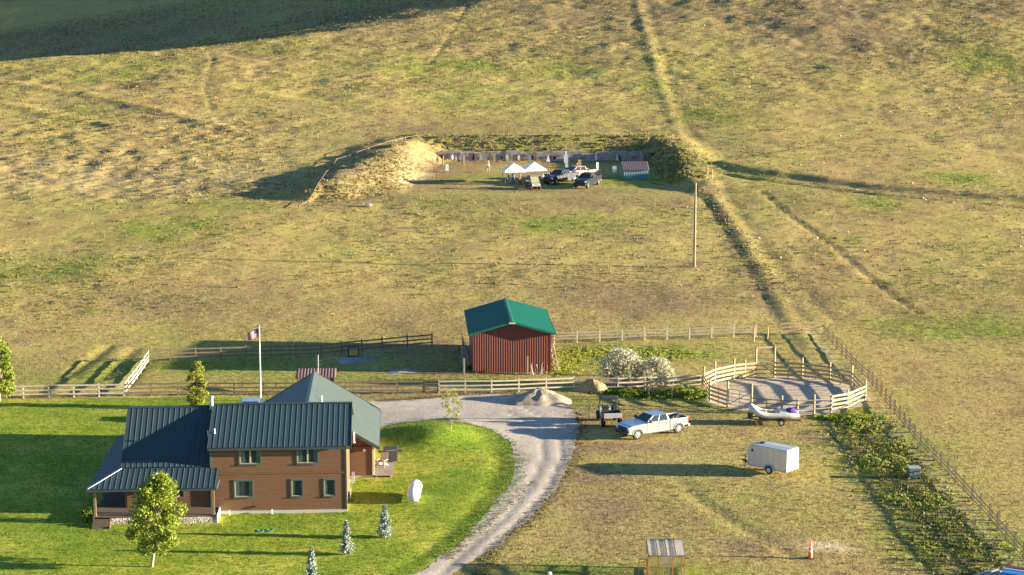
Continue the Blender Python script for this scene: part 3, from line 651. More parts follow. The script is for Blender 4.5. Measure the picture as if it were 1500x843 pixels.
# vegetation on the range bank and its mounds
rs = np.random.RandomState(33); n = 750; x = rs.uniform(-17, 27, n); y = rs.uniform(314.5, 320, n); k = fbm(x, y, 3.5, 3, 3)+.2*rs.randn(n) > -.02; XY = np.stack([x[k], y[k]], 1)
weeds('bank_brush', XY, .10+.35*rs.rand(len(XY))**2, .25+.35*rs.rand(len(XY)), leaf_mat('bank_foliage', [(.16, .12, .06), (.24, .22, .07), (.34, .31, .10)]), 16, 34, .10)
XY, rs = near_band(450, [(965, 215), (985, 235), (1005, 262)], [2.6, 3.4, 3.2], 35, lambda a, b: tuple(at(a, b))[:2])
weeds('bank_brush', XY, .12+.5*rs.rand(len(XY))**2, .25+.35*rs.rand(len(XY)), bpy.data.materials['bank_foliage'], 16, 36, .10)
XY, rs = near_band(350, [(470, 292), (530, 280), (590, 240)], [2.6, 3.4, 3.0], 37, lambda a, b: tuple(at(a, b))[:2])
tufts('bank_grass', XY, .08+.25*rs.rand(len(XY))**2, .2+.25*rs.rand(len(XY)), L_DRY, 7, 38, lean=.6)
for nm_, m_, ps_, n_, sd_n in (('verge_grass', L_LAWN, [(640, 819), (690, 778), (735, 729), (755, 698), (758, 672), (744, 648), (716, 631), (640, 618), (575, 624)], 2600, 63), ('verge_grass', L_DRY, [(700, 850), (728, 802), (770, 766), (806, 730), (827, 700), (843, 668), (847, 640), (842, 604)], 2200, 65), ('verge_grass', L_DRY, [(560, 588), (640, 583), (700, 577), (760, 577)], 1200, 67)):
    XY, rs = near_band(n_, ps_, [.8, .8, .8, .8], sd_n); tufts(nm_, XY, .03+.09*rs.rand(len(XY))**2, .12+.16*rs.rand(len(XY)), m_, 5, sd_n+1)
XY, rs = near_band(700, [(655, 820), (700, 783), (745, 742), (780, 705)], [.5, .5, .5, .4], 61); tufts('driveway_weeds', XY, .03+.06*rs.rand(len(XY)), .12+.15*rs.rand(len(XY)), L_DRY, 6, 62)
XY, rs = near_band(650, [(480, 290), (540, 275), (600, 228)], [2.6, 3.6, 3.0], 55, lambda a, b: tuple(at(a, b))[:2]); weeds('bank_brush', XY, .06+.3*rs.rand(len(XY))**2, .2+.35*rs.rand(len(XY)), bpy.data.materials['bank_foliage'], 10, 56, .09)
# greener clumps dotted over the slope
cs = [(1440, 95), (1480, 105), (1290, 300), (1390, 262), (1420, 270), (1430, 480), (60, 395), (230, 340), (300, 330), (1100, 250), (420, 75), (640, 100), (700, 100), (820, 205), (700, 205), (330, 230), (1040, 165), (660, 160), (30, 400), (110, 400), (1370, 485), (660, 300), (880, 330)]
rs = np.random.RandomState(40); pts = []
for c in cs+[(int(u), int(v)) for u, v in zip(np.random.RandomState(77).uniform(0, 1500, 60), np.random.RandomState(78).uniform(40, 470, 60)) if not (590 < u < 1010 and 195 < v < 300)]:
    p = at(*c); n = 60; a_, b_ = rs.uniform(2, 7), rs.uniform(2, 6); pts.append(np.stack([p.x+rs.standard_t(3, n)*a_, p.y+rs.standard_t(3, n)*b_], 1))
XY = np.concatenate(pts); weeds('green_scrub', XY, .05+.22*rs.rand(len(XY))**2, .35+.6*rs.rand(len(XY)), leaf_mat('green_scrub_foliage', [(.10, .12, .025), (.18, .2, .035), (.27, .27, .06)]), 12, 41, .065)

XY, rs = near_band(600, [(1000, 225), (1022, 262), (1045, 300), (1100, 380), (1150, 430)], [2.5, 2.5, 1.5, 1.8, 1.8], 81, lambda a, b: tuple(at(a, b))[:2]); tufts('track_grass', XY, .08+.22*rs.rand(len(XY))**2, .2+.3*rs.rand(len(XY)), L_SAGE, 6, 82)
rs = np.random.RandomState(90); n = 150; x = rs.uniform(25, 120, n); y = rs.uniform(225, 430, n); k = x < y*.28; x, y = x[k], y[k]; V = []; F = []
for xx, yy in zip(x, y):
    q = .07+.13*rs.rand()**2; zz = Z(xx, yy); b0 = len(V)
    for vx, vy, vz in ((1, 0, 0), (0, 1, 0), (-1, 0, 0), (0, -1, 0), (0, 0, 1), (0, 0, -1)): V.append((xx+vx*q*rs.uniform(.7, 1.5), yy+vy*q*rs.uniform(.7, 1.5), zz+.4*q+vz*q*rs.uniform(.5, .9)))
    for f in ((0, 1, 4), (1, 2, 4), (2, 3, 4), (3, 0, 4), (1, 0, 5), (2, 1, 5), (3, 2, 5), (0, 3, 5)): F.append([b0+i for i in f])
kind(trimesh('field_stones', V, F, M['concrete'], False), 'stuff')
# ------------------------------------------------------------------ trees and shrubs
p = at(222, 831); broad_tree('broadleaf_tree', p, 6.1, 1.65, 'leafy yellow-green tree with pale trunk in front of the porch', seed=3, n=9500, base=.22, leaf=.085, ncl=44, tr=.11, lean=-.75)
bpy.context.view_layer.update()
p = at(289, 598); broad_tree('columnar_tree', p, 4.1, .72, 'narrow upright yellow-green tree between the house roof and the paddock fence', L_YELLOW, 5, 2600, leaf=.10, base=.05, ncl=24, tr=.07, spread=.5)
p = at(661, 633); broad_tree('sapling', p, 3.5, .95, 'thin sapling with sparse yellowing leaves on the lawn bump by the driveway', L_YELLOW, 8, 420, leaf=.08, base=.35, ncl=20, tr=.035)
p = at(0, 588); broad_tree('broadleaf_tree', p, 5.6, 1.5, 'leafy tree cut off by the left edge, standing at the paddock fence', L_ASPEN, 12, 4200, leaf=.12, base=.1, ncl=30, tr=.1)
for i, (px, py, h, lb) in enumerate([(564, 788, 2.45, 'small blue-grey spruce nearest the white propane tank'), (508, 813, 2.4, 'small blue-grey spruce in the middle of the three on the lawn'), (457, 858, 2.6, 'small blue-grey spruce cut off by the bottom edge')]):
    spruce(at(px, py), h, .50, lb, 50+i)
p = at(912, 566); broad_tree('silver_shrub', p, 3.3, 2.1, 'tall silver-leaved shrub beside the dirt pile', L_SILVER, 15, 3600, leaf=.09, base=.12, ncl=40, tr=.05, bark=L_DARKBARK, cat='shrub', group='silver-leaved shrubs by the fence')
p = at(962, 567); broad_tree('silver_shrub', p, 2.6, 1.65, 'smaller silver-leaved shrub between the tall one and the round pen', L_SILVER, 16, 2600, leaf=.09, base=.12, ncl=34, tr=.04, bark=L_DARKBARK, cat='shrub', group='silver-leaved shrubs by the fence')
p = at(128, 765); broad_tree('garden_bush', p, 1.0, .5, 'low dark green bush beside the porch steps', L_WEED, 17, 500, leaf=.08, base=.1, ncl=16, tr=.02, bark=L_DARKBARK, cat='bush')
p = at(150, 716); 

# ================================================================== the house
HA = fl(310, 754); HRZ = R(3.2)
house = thing('house', (HA[0], HA[1], 0), HRZ, 'brown timber house with dark ribbed metal roofs, wraparound porch and rear garage wing', 'house')
W2, D2, EZ, RZ, RY = 9.85, 9.0, 5.12, 7.2, 4.5
def hz(x, y): c, s = math.cos(HRZ), math.sin(HRZ); return Z(HA[0]+x*c-y*s, HA[1]+x*s+y*c)
def lapwall(mb, T, x0, x1, z0, z1, op=(), course=.19, th=.14):
    """lap-sided wall in the local xz plane, outside towards -y, with real openings"""
    mb.T = T; zs = set([z0, z1]); k = z0
    while k < z1: zs.add(k); k += course
    for o in op: zs.add(o[2]); zs.add(o[3])
    zs = sorted(zs)
    for a, b in zip(zs[:-1], zs[1:]):
        if b-a < .004: continue
        xs = [x0, x1]; cells = [(x0, x1)]
        for o in op:
            if o[2] <= a+1e-4 and o[3] >= b-1e-4:
                nc = []
                for c in cells:
                    if o[1] <= c[0] or o[0] >= c[1]: nc.append(c)
                    else:
                        if o[0] > c[0]: nc.append((c[0], o[0]))
                        if o[1] < c[1]: nc.append((o[1], c[1]))
                cells = nc
        for c in cells: mb.hexa([(c[0], -.028, a), (c[1], -.028, a), (c[1], th, a), (c[0], th, a), (c[0], -.008, b), (c[1], -.008, b), (c[1], th, b), (c[0], th, b)])
    mb.T = Matrix.Identity(4)
def window(parent, x0, x1, z0, z1, y=0, mull=1, curt=0, T=Matrix.Identity(4), sill=True):
    w = MB(); w.T = T; t = .08
    w.box(x0-t, x1+t, y-.06, y-.028, z1, z1+t+.02); w.box(x0-t, x1+t, y-.06, y-.028, z0-t, z0); w.box(x0-t, x0, y-.06, y-.028, z0, z1); w.box(x1, x1+t, y-.06, y-.028, z0, z1)
    f = w.build('window', M['trim_green'], parent)
    s = MB(); s.T = T; e = .035
    s.box(x0, x1, y-.02, y+.04, z1-e, z1); s.box(x0, x1, y-.02, y+.04, z0, z0+e); s.box(x0, x0+e, y-.02, y+.04, z0+e, z1-e); s.box(x1-e, x1, y-.02, y+.04, z0+e, z1-e)
    for i in range(1, mull+1): xm = x0+(x1-x0)*i/(mull+1); s.box(xm-.05, xm+.05, y-.022, y+.042, z0+e, z1-e)
    s.build('sash', M['white_wood'] if curt else M['trim_green'], f)
    g = MB(); g.T = T; g.box(x0+.02, x1-.02, y+.006, y+.014, z0+.02, z1-.02); g.build('pane', M['glass'] if not curt else M['house_glass'], f)
    if curt:
        n = 10
        for a, b in (((x0+.03, x0+(x1-x0)*.24), (x0+(x1-x0)*.80, x1-.03)) if curt == 1 else ((x0+.05, x1-.05),)):
            c = MB(); c.T = T
            for i in range(n):
                u0, u1 = a+(b-a)*i/n, a+(b-a)*(i+1)/n; c.add([(u0, y+.09+.02*(i % 2), z0), (u1, y+.09+.02*((i+1) % 2), z0), (u1, y+.09+.02*((i+1) % 2), z1), (u0, y+.09+.02*(i % 2), z1)], [(0, 1, 2, 3)])
            c.build('curtain', M['curtain'], f)
        d = MB(); d.T = T; d.box(x0-.05, x1+.05, y+.145, y+.30, z0-.05, z1+.05); d.build('room', M['dark_room'], f)
    if sill:
        q = MB(); q.T = T; q.box(x0-t-.02, x1+t+.02, y-.10, y-.062, z0-t-.03, z0-t+.02); q.build('sill', M['trim_green'], f)
    return f
I4 = Matrix.Identity(4)
ops = [(2.15, 3.65, 3.80, 4.86), (6.32, 7.80, 3.80, 4.86), (1.74, 3.02, 1.32, 2.50), (5.87, 6.65, 1.32, 2.50), (8.25, 9.03, 1.32, 2.50)]
mb = MB(); lapwall(mb, I4, .12, W2-.12, .30, 5.05, ops); mb.build('wall', M['siding'], house, label='lap-sided front wall of the two-storey block')
for i, o in enumerate(ops): window(house, *o, mull=1 if i < 2 else 0, curt=1 if i in (0, 1, 2) else 1)
def gable(mb, x, y0, y1, z0, ze, ry, rz, th=.14):
    mb.extr([(y0, z0), (y1, z0), (y1, ze), (ry, rz), (y0, ze)], x, x+th, ax='x')
mb = MB(); gable(mb, W2-.14, .14, D2-.14, .30, 5.10, RY, 6.95); mb.build('wall', M['siding'], house, label='right gable wall of the two-storey block')
mb = MB(); gable(mb, 0, .14, D2-.14, .30, 5.10, RY, 6.95); mb.build('wall', M['siding'], house)
mb = MB(); mb.box(0, W2, D2-.14, D2, .30, 5.05); mb.build('wall', M['siding'], house)
mb = MB(); mb.box(.02, W2-.02, .02, D2-.02, -.3, .30); mb.box(-.03, W2+.03, -.03, .02, -.3, .24); mb.build('foundation', M['concrete'], house)
for xa in (-.03, W2-.12): mb = MB(); mb.box(xa, xa+.15, -.05, .12, .25, 5.04); mb.build('corner_trim', M['trim_green'], house)
mb = MB(); mb.box(W2-.12, W2+.03, -.05, .12, .25, 5.04); mb.build('corner_trim', M['trim_green'], house)
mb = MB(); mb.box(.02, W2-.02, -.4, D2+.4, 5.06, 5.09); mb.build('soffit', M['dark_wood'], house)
def gable_roof(parent, x0, x1, yf, yb, zf, ry, rz, zb, lab=None):
    r = MB(); ribbed(r, [(x0, yf, zf), (x1, yf, zf), (x1, ry, rz), (x0, ry, rz)], (1, 0, 0)); ribbed(r, [(x0, yb, zb), (x1, yb, zb), (x1, ry, rz), (x0, ry, rz)], (1, 0, 0))
    o = r.build('roof', M['roof_metal'], parent, label=lab)
    c = MB(); s1 = (rz-zf)/(ry-yf); s2 = (rz-zb)/(yb-ry)
    c.hexa([(x0-.02, ry-.16, rz-.16*s1+.05), (x1+.02, ry-.16, rz-.16*s1+.05), (x1+.02, ry, rz+.05), (x0-.02, ry, rz+.05), (x0-.02, ry-.16, rz-.16*s1+.075), (x1+.02, ry-.16, rz-.16*s1+.075), (x1+.02, ry, rz+.08), (x0-.02, ry, rz+.08)])
    c.hexa([(x0-.02, ry, rz+.05), (x1+.02, ry, rz+.05), (x1+.02, ry+.16, rz-.16*s2+.05), (x0-.02, ry+.16, rz-.16*s2+.05), (x0-.02, ry, rz+.08), (x1+.02, ry, rz+.08), (x1+.02, ry+.16, rz-.16*s2+.075), (x0-.02, ry+.16, rz-.16*s2+.075)])
    c.build('ridge_cap', M['roof_metal'], o)
    f = MB(); f.box(x0, x1, yf-.03, yf+.01, zf-.22, zf-.055)
    for x in (x0-.03, x1): f.hexa([(x, yf, zf-.22), (x+.03, yf, zf-.22), (x+.03, ry, rz-.22), (x, ry, rz-.22), (x, yf, zf+.05), (x+.03, yf, zf+.05), (x+.03, ry, rz+.05), (x, ry, rz+.05)]); f.hexa([(x, ry, rz-.22), (x+.03, ry, rz-.22), (x+.03, yb, zb-.22), (x, yb, zb-.22), (x, ry, rz+.05), (x+.03, ry, rz+.05), (x+.03, yb, zb+.05), (x, yb, zb+.05)])
    f.build('fascia', M['fascia'], o); return o
gable_roof(house, -.12, 10.22, -.45, D2+.45, EZ, RY, RZ, EZ, 'dark ribbed metal roof of the two-storey block')
mb = MB(); mb.box(.13, W2-.13, -.045, -.03, 2.98, 3.10); mb.build('belt_course', M['siding'], house)
# left one-and-a-half storey block
mb = MB(); ops = [(-2.9, -2.0, 1.35, 2.35), (-5.4, -4.5, .62, 2.65)]; lapwall(mb, Matrix.Translation((0, .15, 0)), -6.1, -.02, .58, 3.3, ops); mb.build('wall', M['siding'], house, label='front wall under the porch')
window(house, *ops[0], y=.15, mull=0, curt=1)
d = MB(); d.box(-5.38, -4.52, .19, .24, .63, 2.63); dr = d.build('door', M['trim_green'], house); d = MB(); d.lathe([(.03, 0), (.035, .05)], (-4.62, .12, 1.6), 8, ax='y'); d.build('door_knob', M['brass'], dr)
mb = MB(); gable(mb, -6.24, .15, D2, .58, 3.55, RY, 6.85); mb.build('wall', M['siding'], house); mb = MB(); mb.box(-6.1, 0, D2-.15, D2, .3, 3.5); mb.build('wall', M['siding'], house)
mb = MB(); mb.box(-6.2, -.02, .2, D2-.02, -.3, .58); mb.build('foundation', M['concrete'], house)
gable_roof(house, -6.42, -.125, .02, D2+.3, 3.62, RY, 7.08, 3.45, 'steep ribbed metal roof of the left block')
# porch: deck, posts, stone skirt, steps, hipped wrap-around roof
PX0, PY0, PE, PT, PB = -8.55, -2.38, 2.68, 3.52, 12.6
r = MB(); ribbed(r, [(PX0, PY0, PE), (.62, PY0, PE), (.62, 0, PT), (-6.45, 0, PT)], (1, 0, 0)); pr_ = r.build('porch_roof', M['roof_metal'], house, label='front slope of the porch roof')
r = MB(); ribbed(r, [(PX0, PY0, PE), (PX0, PB, PE), (-6.45, PB, PT), (-6.45, 0, PT)], (0, 1, 0)); r.build('porch_roof', M['roof_metal'], house, label='side slope of the porch roof')
r = MB(); r.bar((PX0, PY0, PE+.06), (-6.45, 0, PT+.06), .22, .03); r.build('hip_cap', M['galvanised'], pr_)
r = MB(); r.box(PX0-.03, .65, PY0-.03, PY0+.0, PE-.2, PE-.055); r.box(PX0-.03, PX0, PY0, PB, PE-.2, PE-.055); r.box(.62, .65, PY0, -.06, PE-.2, PE+.02); r.build('fascia', M['fascia'], pr_)
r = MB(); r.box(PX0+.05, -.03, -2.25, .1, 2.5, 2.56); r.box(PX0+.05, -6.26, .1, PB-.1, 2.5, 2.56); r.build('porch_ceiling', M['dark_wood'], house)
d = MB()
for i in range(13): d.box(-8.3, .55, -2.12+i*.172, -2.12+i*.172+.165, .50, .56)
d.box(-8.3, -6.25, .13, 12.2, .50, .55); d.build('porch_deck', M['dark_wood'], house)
d = MB(); d.box(-7.0, .58, -2.16, -2.02, -.3, .46); d.box(.44, .58, -2.02, -.08, -.3, .46); d.build('stone_skirt', M['stone'], house)
d = MB(); d.box(-8.28, -8.16, -1.95, 12.1, -.3, .49); d.build('skirt_board', M['white_paint'], house); d = MB(); d.box(.585, .64, -2.2, -.08, -.3, .60); d.build('skirt_board', M['white_paint'], house)
for x, y in ((-8.1, -1.95), (-5.2, -1.95), (-2.35, -1.95), (.35, -1.95), (-8.1, 2.2), (-8.1, 6.4), (-8.1, 10.6)):
    d = MB(); d.box(x-.08, x+.08, y-.08, y+.08, .56, 2.5); d.box(x-.11, x+.11, y-.11, y+.11, .56, .68); d.box(x-.11, x+.11, y-.11, y+.11, 2.35, 2.5); d.build('porch_post', M['fence_wood'], house)
d = MB()
for i in range(4): d.box(-8.2, -6.95, -2.2-.28*(i+1)+.005, -2.2-.28*i, -.2, .5-.13*(i+1)+.06)
d.box(-6.95, -6.9, -3.3, -2.17, -.2, .12); d.build('porch_steps', M['dark_wood'], house)
# garage wing
GX0, GX1, GRX, GY0, GY1, GE, GR = 1.25, 12.15, 6.7, 9.05, 21.6, 2.55, 5.85
mb = MB(); lapwall(mb, Matrix.Translation((0, 9.5, 0)), 9.86, 11.58, .2, 2.5, []); mb.extr([(GX0+.5, .2), (11.6, .2), (11.6, 2.75), (GRX, 5.6), (GX0+.5, 2.75)], 9.64, 9.76, ax='y'); mb.build('wall', M['siding'], house, label='front wall of the garage wing')
mb = MB(); lapwall(mb, Matrix.Translation((11.7, 9.65, 0)) @ Matrix.Rotation(PI/2, 4, 'Z'), .1, 11.4, .2, 2.62, [(2.0, 2.95, .55, 2.5)]); mb.build('wall', M['siding'], house, label='right wall of the garage wing')
mb = MB(); mb.box(GX0+.5, GX0+.62, 9.8, 21.1, .2, 2.6); mb.extr([(GX0+.5, .2), (11.6, .2), (11.6, 2.75), (GRX, 5.6), (GX0+.5, 2.75)], 21.0, 21.12, ax='y'); mb.build('wall', M['siding'], house)
mb = MB(); mb.box(GX0+.48, 11.68, 9.52, 21.1, -.3, .2); mb.build('foundation', M['concrete'], house)
d = MB(); d.box(11.62, 11.68, 11.65, 12.6, .55, 2.5); dr = d.build('door', M['white_paint'], house); 
r = MB(); ribbed(r, [(GX1, GY0, GE), (GX1, GY1, GE), (GRX, GY1, GR), (GRX, GY0, GR)], (0, 1, 0)); rf = r.build('roof', M['sunlit_roof_metal'], house, label='sunlit right slope of the garage wing roof')
r = MB(); ribbed(r, [(GX0, GY0, GE), (GX0, GY1, GE), (GRX, GY1, GR), (GRX, GY0, GR)], (0, 1, 0)); r.build('roof', M['sunlit_roof_metal'], house, label='left slope of the garage wing roof')
sl = (GR-GE)/(GX1-GRX); r = MB()
for s in (-1, 1): r.hexa([(GRX, GY0-.02, GR+.05), (GRX+s*.28, GY0-.02, GR+.05-.28*sl), (GRX+s*.28, GY1+.02, GR+.05-.28*sl), (GRX, GY1+.02, GR+.05), (GRX, GY0-.02, GR+.085), (GRX+s*.28, GY0-.02, GR+.08-.28*sl), (GRX+s*.28, GY1+.02, GR+.08-.28*sl), (GRX, GY1+.02, GR+.085)])
r.build('ridge_cap', M['sunlit_roof_metal'], rf)
r = MB()
for y in (GY0-.03, GY1):
    for s, xe in ((-1, GX0), (1, GX1)): r.hexa([(GRX, y, GR-.24), (xe, y, GE-.24), (xe, y+.03, GE-.24), (GRX, y+.03, GR-.24), (GRX, y, GR+.05), (xe, y, GE+.05), (xe, y+.03, GE+.05), (GRX, y+.03, GR+.05)])
r.box(GX1, GX1+.03, GY0, GY1, GE-.2, GE-.05); r.build('fascia', M['fascia'], rf)
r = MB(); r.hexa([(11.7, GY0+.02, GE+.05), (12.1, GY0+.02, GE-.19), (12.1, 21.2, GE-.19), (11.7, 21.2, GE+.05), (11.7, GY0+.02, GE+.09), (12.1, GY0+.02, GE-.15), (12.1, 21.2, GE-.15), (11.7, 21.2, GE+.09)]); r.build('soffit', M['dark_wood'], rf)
mb = MB(); mb.box(11.6, 11.75, 9.42, 9.5, .15, 2.72); mb.box(11.73, 11.78, 9.5, 9.62, .15, 2.66); mb.build('corner_trim', M['white_wood'], house)
# vents, flue, lamp, taps
def pipe(x, y, z0, z1, r, m='white_paint', nm='vent_pipe', cap=False):
    d = MB(); d.lathe([(r*1.7, z0-.02), (r*1.3, z0+.05), (r, z0+.06), (r, z1)]+([(r*1.5, z1), (r*1.5, z1+.10), (r*.4, z1+.16)] if cap else []), (x, y, 0), 10); return d.build(nm, M[m], house, smooth=True)
pipe(-.22, 4.35, 6.9, 7.75, .13, 'galvanised', 'flue', True); pipe(-.32, 2.3, 5.2, 5.75, .06); pipe(.25, 1.2, 5.8, 6.15, .055); pipe(7.6, 13.2, 5.25, 5.75, .06); pipe(10.35, 3.4, 4.4, 5.2, .07)
d = MB(); d.box(9.86, 10.1, 3.3, 3.5, 4.3, 4.5); d.build('vent_hood', M['white_paint'], house)
for x, z in ((9.98, 2.15),):
    d = MB(); d.box(x-.02, x+.14, .55, .7, z, z+.16); d.build('wall_lamp', M['white_paint'], house)
d = MB(); d.blobm((11.0, 9.40, 2.25), (.13, .1, .1)); d.box(10.95, 11.05, 9.42, 9.5, 2.2, 2.3); d.build('wall_lamp', M['lamp_glass'], house)
for x in (1.3, 4.4): d = MB(); d.lathe([(.05, 0), (.05, .45), (.03, .5)], (x, -.28, -.1), 8); d.build('drain_pipe', M['white_paint'], house)
d = MB(); d.bar((3.1, -.1, .52), (3.35, -.1, .58), .06); d.lathe([(.08, -.12), (.08, -.03)], (3.2, 0, .55), 10, ax='y'); d.build('tap', M['fascia'], house)
d = MB(); d.box(10.02, 10.1, 3.0, 3.12, .2, .95); d.build('meter_pipe', M['white_paint'], house)
d = MB(); d.box(10.05, 10.25, 7.2, 7.6, .2, 1.0); d.build('meter_box', M['galvanised'], house)
# little side deck with its step
d = MB()
for i in range(12): d.box(11.79, 13.25, 9.75+i*.30, 9.75+i*.30+.285, .48, .54)
d.box(11.79, 13.22, 9.72, 9.76, .0, .47); d.box(11.79, 13.1, 9.35, 9.72, .18, .24); d.box(11.85, 11.95, 9.4, 9.72, -.1, .18); d.box(12.95, 13.05, 9.4, 9.72, -.1, .18)
for x in (11.9, 13.1):
    for y in (9.8, 13.1): d.box(x-.06, x+.06, y-.05, y+.05, -.2, .48)
d.build('side_deck', M['deck_wood'], house, label='weathered grey-brown side deck with one low step')
house_mw = Matrix.Translation(house.location) @ Matrix.Rotation(HRZ, 4, 'Z')
def hp(x, y, z=0): return house_mw @ Vector((x, y, z))
# adirondack chair on the side deck
ch = thing('deck_chair', hp(12.35, 10.9, .54), HRZ+R(-25), 'pale wooden reclining chair on the side deck', 'chair')
for nm, bars in (('seat', [((-.25+.1*i, -.3, .34-.0), (-.25+.1*i, .25, .26)) for i in range(6)]), ('backrest', [((-.25+.1*i, .22, .24), (-.25+.1*i, .55, 1.0)) for i in range(6)])):
    d = MB(); [d.bar(a, b, .085, .02) for a, b in bars]; d.build(nm, M['white_wood'], ch)
for s in (-1, 1):
    d = MB(); d.bar((s*.33, -.4, .55), (s*.33, .35, .52), .13, .03); d.build('armrest', M['white_wood'], ch)
    d = MB(); d.bar((s*.31, -.3, 0), (s*.31, -.3, .54), .09, .03); d.build('leg', M['white_wood'], ch); d = MB(); d.bar((s*.28, -.28, .3), (s*.28, .5, .0), .03, .1, up=(0, 0, 1)); d.build('leg', M['white_wood'], ch)
g = thing('barbecue_grill', hp(13.0, 12.2, .54), HRZ+R(10), 'black barbecue grill at the back of the side deck', 'grill')
d = MB(); d.extr([(-.3, .85), (.3, .85), (.3, 1.0), (.2, 1.2), (-.15, 1.25), (-.3, 1.05)], -.55, .55, ax='x'); d.build('lid', M['black_plastic'], g, bevel=.03); d = MB(); d.box(-.5, .5, -.25, .25, .05, .84); d.build('cabinet', M['black_plastic'], g)
for s in (-1, 1): d = MB(); d.box(min(s*.56, s*.95), max(s*.56, s*.95), -.25, .25, .84, .88); d.build('side_shelf', M['black_plastic'], g)
d = MB(); d.bar((-.4, -.38, 1.0), (.4, -.38, 1.0), .03); d.build('handle', M['steel'], g)

# propane tank
p = fl(603, 739); tk = thing('propane_tank', (p[0]+.15, p[1]+1.35, Z(*p)), R(-1), 'white horizontal propane tank standing on the lawn right of the house', 'tank')
prof = [(.02, -1.65)]+[(.60*math.sin(a), -1.25-.4*math.cos(a)) for a in np.linspace(.2, PI/2, 6)]+[(.60*math.sin(a), 1.25+.4*math.cos(a)) for a in np.linspace(PI/2, .2, 6)]+[(.02, 1.65)]
d = MB(); d.lathe([(r_*.84, h_) for r_, h_ in prof], (0, 0, .66), 36, ax='y'); d.build('shell', M['propane_white'], tk, smooth=True)
d = MB(); d.lathe([(.19, 1.1), (.19, 1.26), (.15, 1.32), (.02, 1.34)], (0, 0, 0), 16); d.build('valve_dome', M['propane_white'], tk, smooth=True)
for y in (-.95, .95):
    d = MB(); d.extr([(-.35, -.2), (.35, -.2), (.35, .12), (.28, .2), (-.28, .2), (-.35, .12)], y-.08, y+.08, ax='y'); d.build('leg', M['concrete'], tk)

# turquoise hose reel pieces on the lawn
p = at(388, 778); h_ = thing('garden_sprinkler', p, .2, 'flat turquoise sprinkler rings lying on the lawn in front of the house', 'sprinkler', s=.7)
for x in (-.45, .5): d = MB(); d.lathe([(.30, .0), (.38, .03), (.38, .07), (.30, .09), (.22, .05)], (x, 0, 0), 16); d.build('ring', M['turquoise'], h_)

# ================================================================== barn
p0, p1 = fl(694, 547), fl(806, 546); BW = math.dist(p0, p1); BRZ = R(3.2)
barn = thing('barn', (p0[0], p0[1], 0), BRZ, 'red corrugated metal barn with a green metal roof behind the paddock fence', 'barn')
BD, BE, BR, bx = 11.9, 4.05, 5.10, BW/2
w = MB(); ribbed(w, [(0, 0, .0), (BW, 0, .0), (BW, 0, BE), (bx, 0, BR-.06), (0, 0, BE)], (1, 0, 0), RIB_WALL); w.build('wall', M['barn_red'], barn, label='front gable wall of ribbed red metal')
w = MB(); ribbed(w, [(0, BD, .0), (BW, BD, .0), (BW, BD, BE), (bx, BD, BR-.06), (0, BD, BE)], (1, 0, 0), RIB_WALL); w.build('wall', M['barn_red'], barn)
for x in (.02, BW-.02): w = MB(); ribbed(w, [(x, .05, 0), (x, BD-.05, 0), (x, BD-.05, BE), (x, .05, BE)], (0, 1, 0), RIB_WALL); w.build('wall', M['barn_red'], barn)
w = MB()
for x in (-.03, BW+.03): w.box(x-.06, x+.06, -.05, .06, 0, BE-.1)
w.build('corner_trim', M['barn_red'], barn)
ov, of_ = .5, .5; sl = (BR-BE)/bx
for s, x0, lb in ((-1, -ov, 'shaded left slope of the green roof'), (1, BW+ov, 'sunlit right slope of the green roof')):
    r = MB(); ze = BE-sl*ov; ribbed(r, [(x0, -of_, ze), (x0, BD+.4, ze), (bx, BD+.4, BR), (bx, -of_, BR)], (0, 1, 0), [(0, 0), (.21, 0), (.22, .022), (.24, .022), (.25, 0)], .04); rf = r.build('roof', M['barn_roof'], barn, label=lb)
    r = MB(); r.hexa([(x0, -of_-.03, ze-.16), (bx, -of_-.03, BR-.16), (bx, -of_, BR-.16), (x0, -of_, ze-.16), (x0, -of_-.03, ze+.04), (bx, -of_-.03, BR+.04), (bx, -of_, BR+.04), (x0, -of_, ze+.04)])
    xe = x0 if s > 0 else x0-.03; r.box(xe, xe+.03, -of_, BD+.4, ze-.14, ze+.02); r.build('fascia', M['barn_roof'], rf)
    r = MB(); r.hexa([(bx, -of_, BR+.04), (bx+s*.2, -of_, BR+.04-.2*sl), (bx+s*.2, BD+.4, BR+.04-.2*sl), (bx, BD+.4, BR+.04), (bx, -of_, BR+.07), (bx+s*.2, -of_, BR+.065-.2*sl), (bx+s*.2, BD+.4, BR+.065-.2*sl), (bx, BD+.4, BR+.07)]); r.build('ridge_cap', M['barn_roof'], rf)
r = MB(); r.box(bx-.32, bx+.32, -of_-.07, -of_-.035, BR-.2, BR-.02); r.build('gable_plate', M['white_wood'], barn)
B_mw = Matrix.Translation(barn.location) @ Matrix.Rotation(BRZ, 4, 'Z')
def bp(x, y, z=0): q = B_mw @ Vector((x, y, 0)); q.z = Z(q.x, q.y)+z; return q
t = thing('trellis', bp(BW+.35, .75), BRZ+R(4), 'wooden lattice ladder leaning against the right side of the barn', 'trellis')
for x in (-.14, .2): r = MB(); r.bar((x+.3, -.5, 0), (x-.15, .3, 2.7), .05, .05); r.build('rail', M['grey_wood'], t)
for i in range(9): k = (i+.6)/9.4; r = MB(); r.bar((.16-.45*k, -.5+.8*k-.04, 2.7*k), (.5-.45*k, -.5+.8*k-.04, 2.7*k+(.25 if i % 2 else -.25)), .04, .03); r.build('rung', M['white_wood'], t)
t = thing('pallet_stack', bp(-.75, 1.4), BRZ, 'pale boards and panels stacked against the shaded left side of the barn', 'boards')
for i in range(4): r = MB(); r.box(-.3+.14*i, -.24+.14*i, 0, 2.2, .02, 3.1-.35*i); r.build('board', M['galvanised' if i % 2 else 'grey_wood'], t)
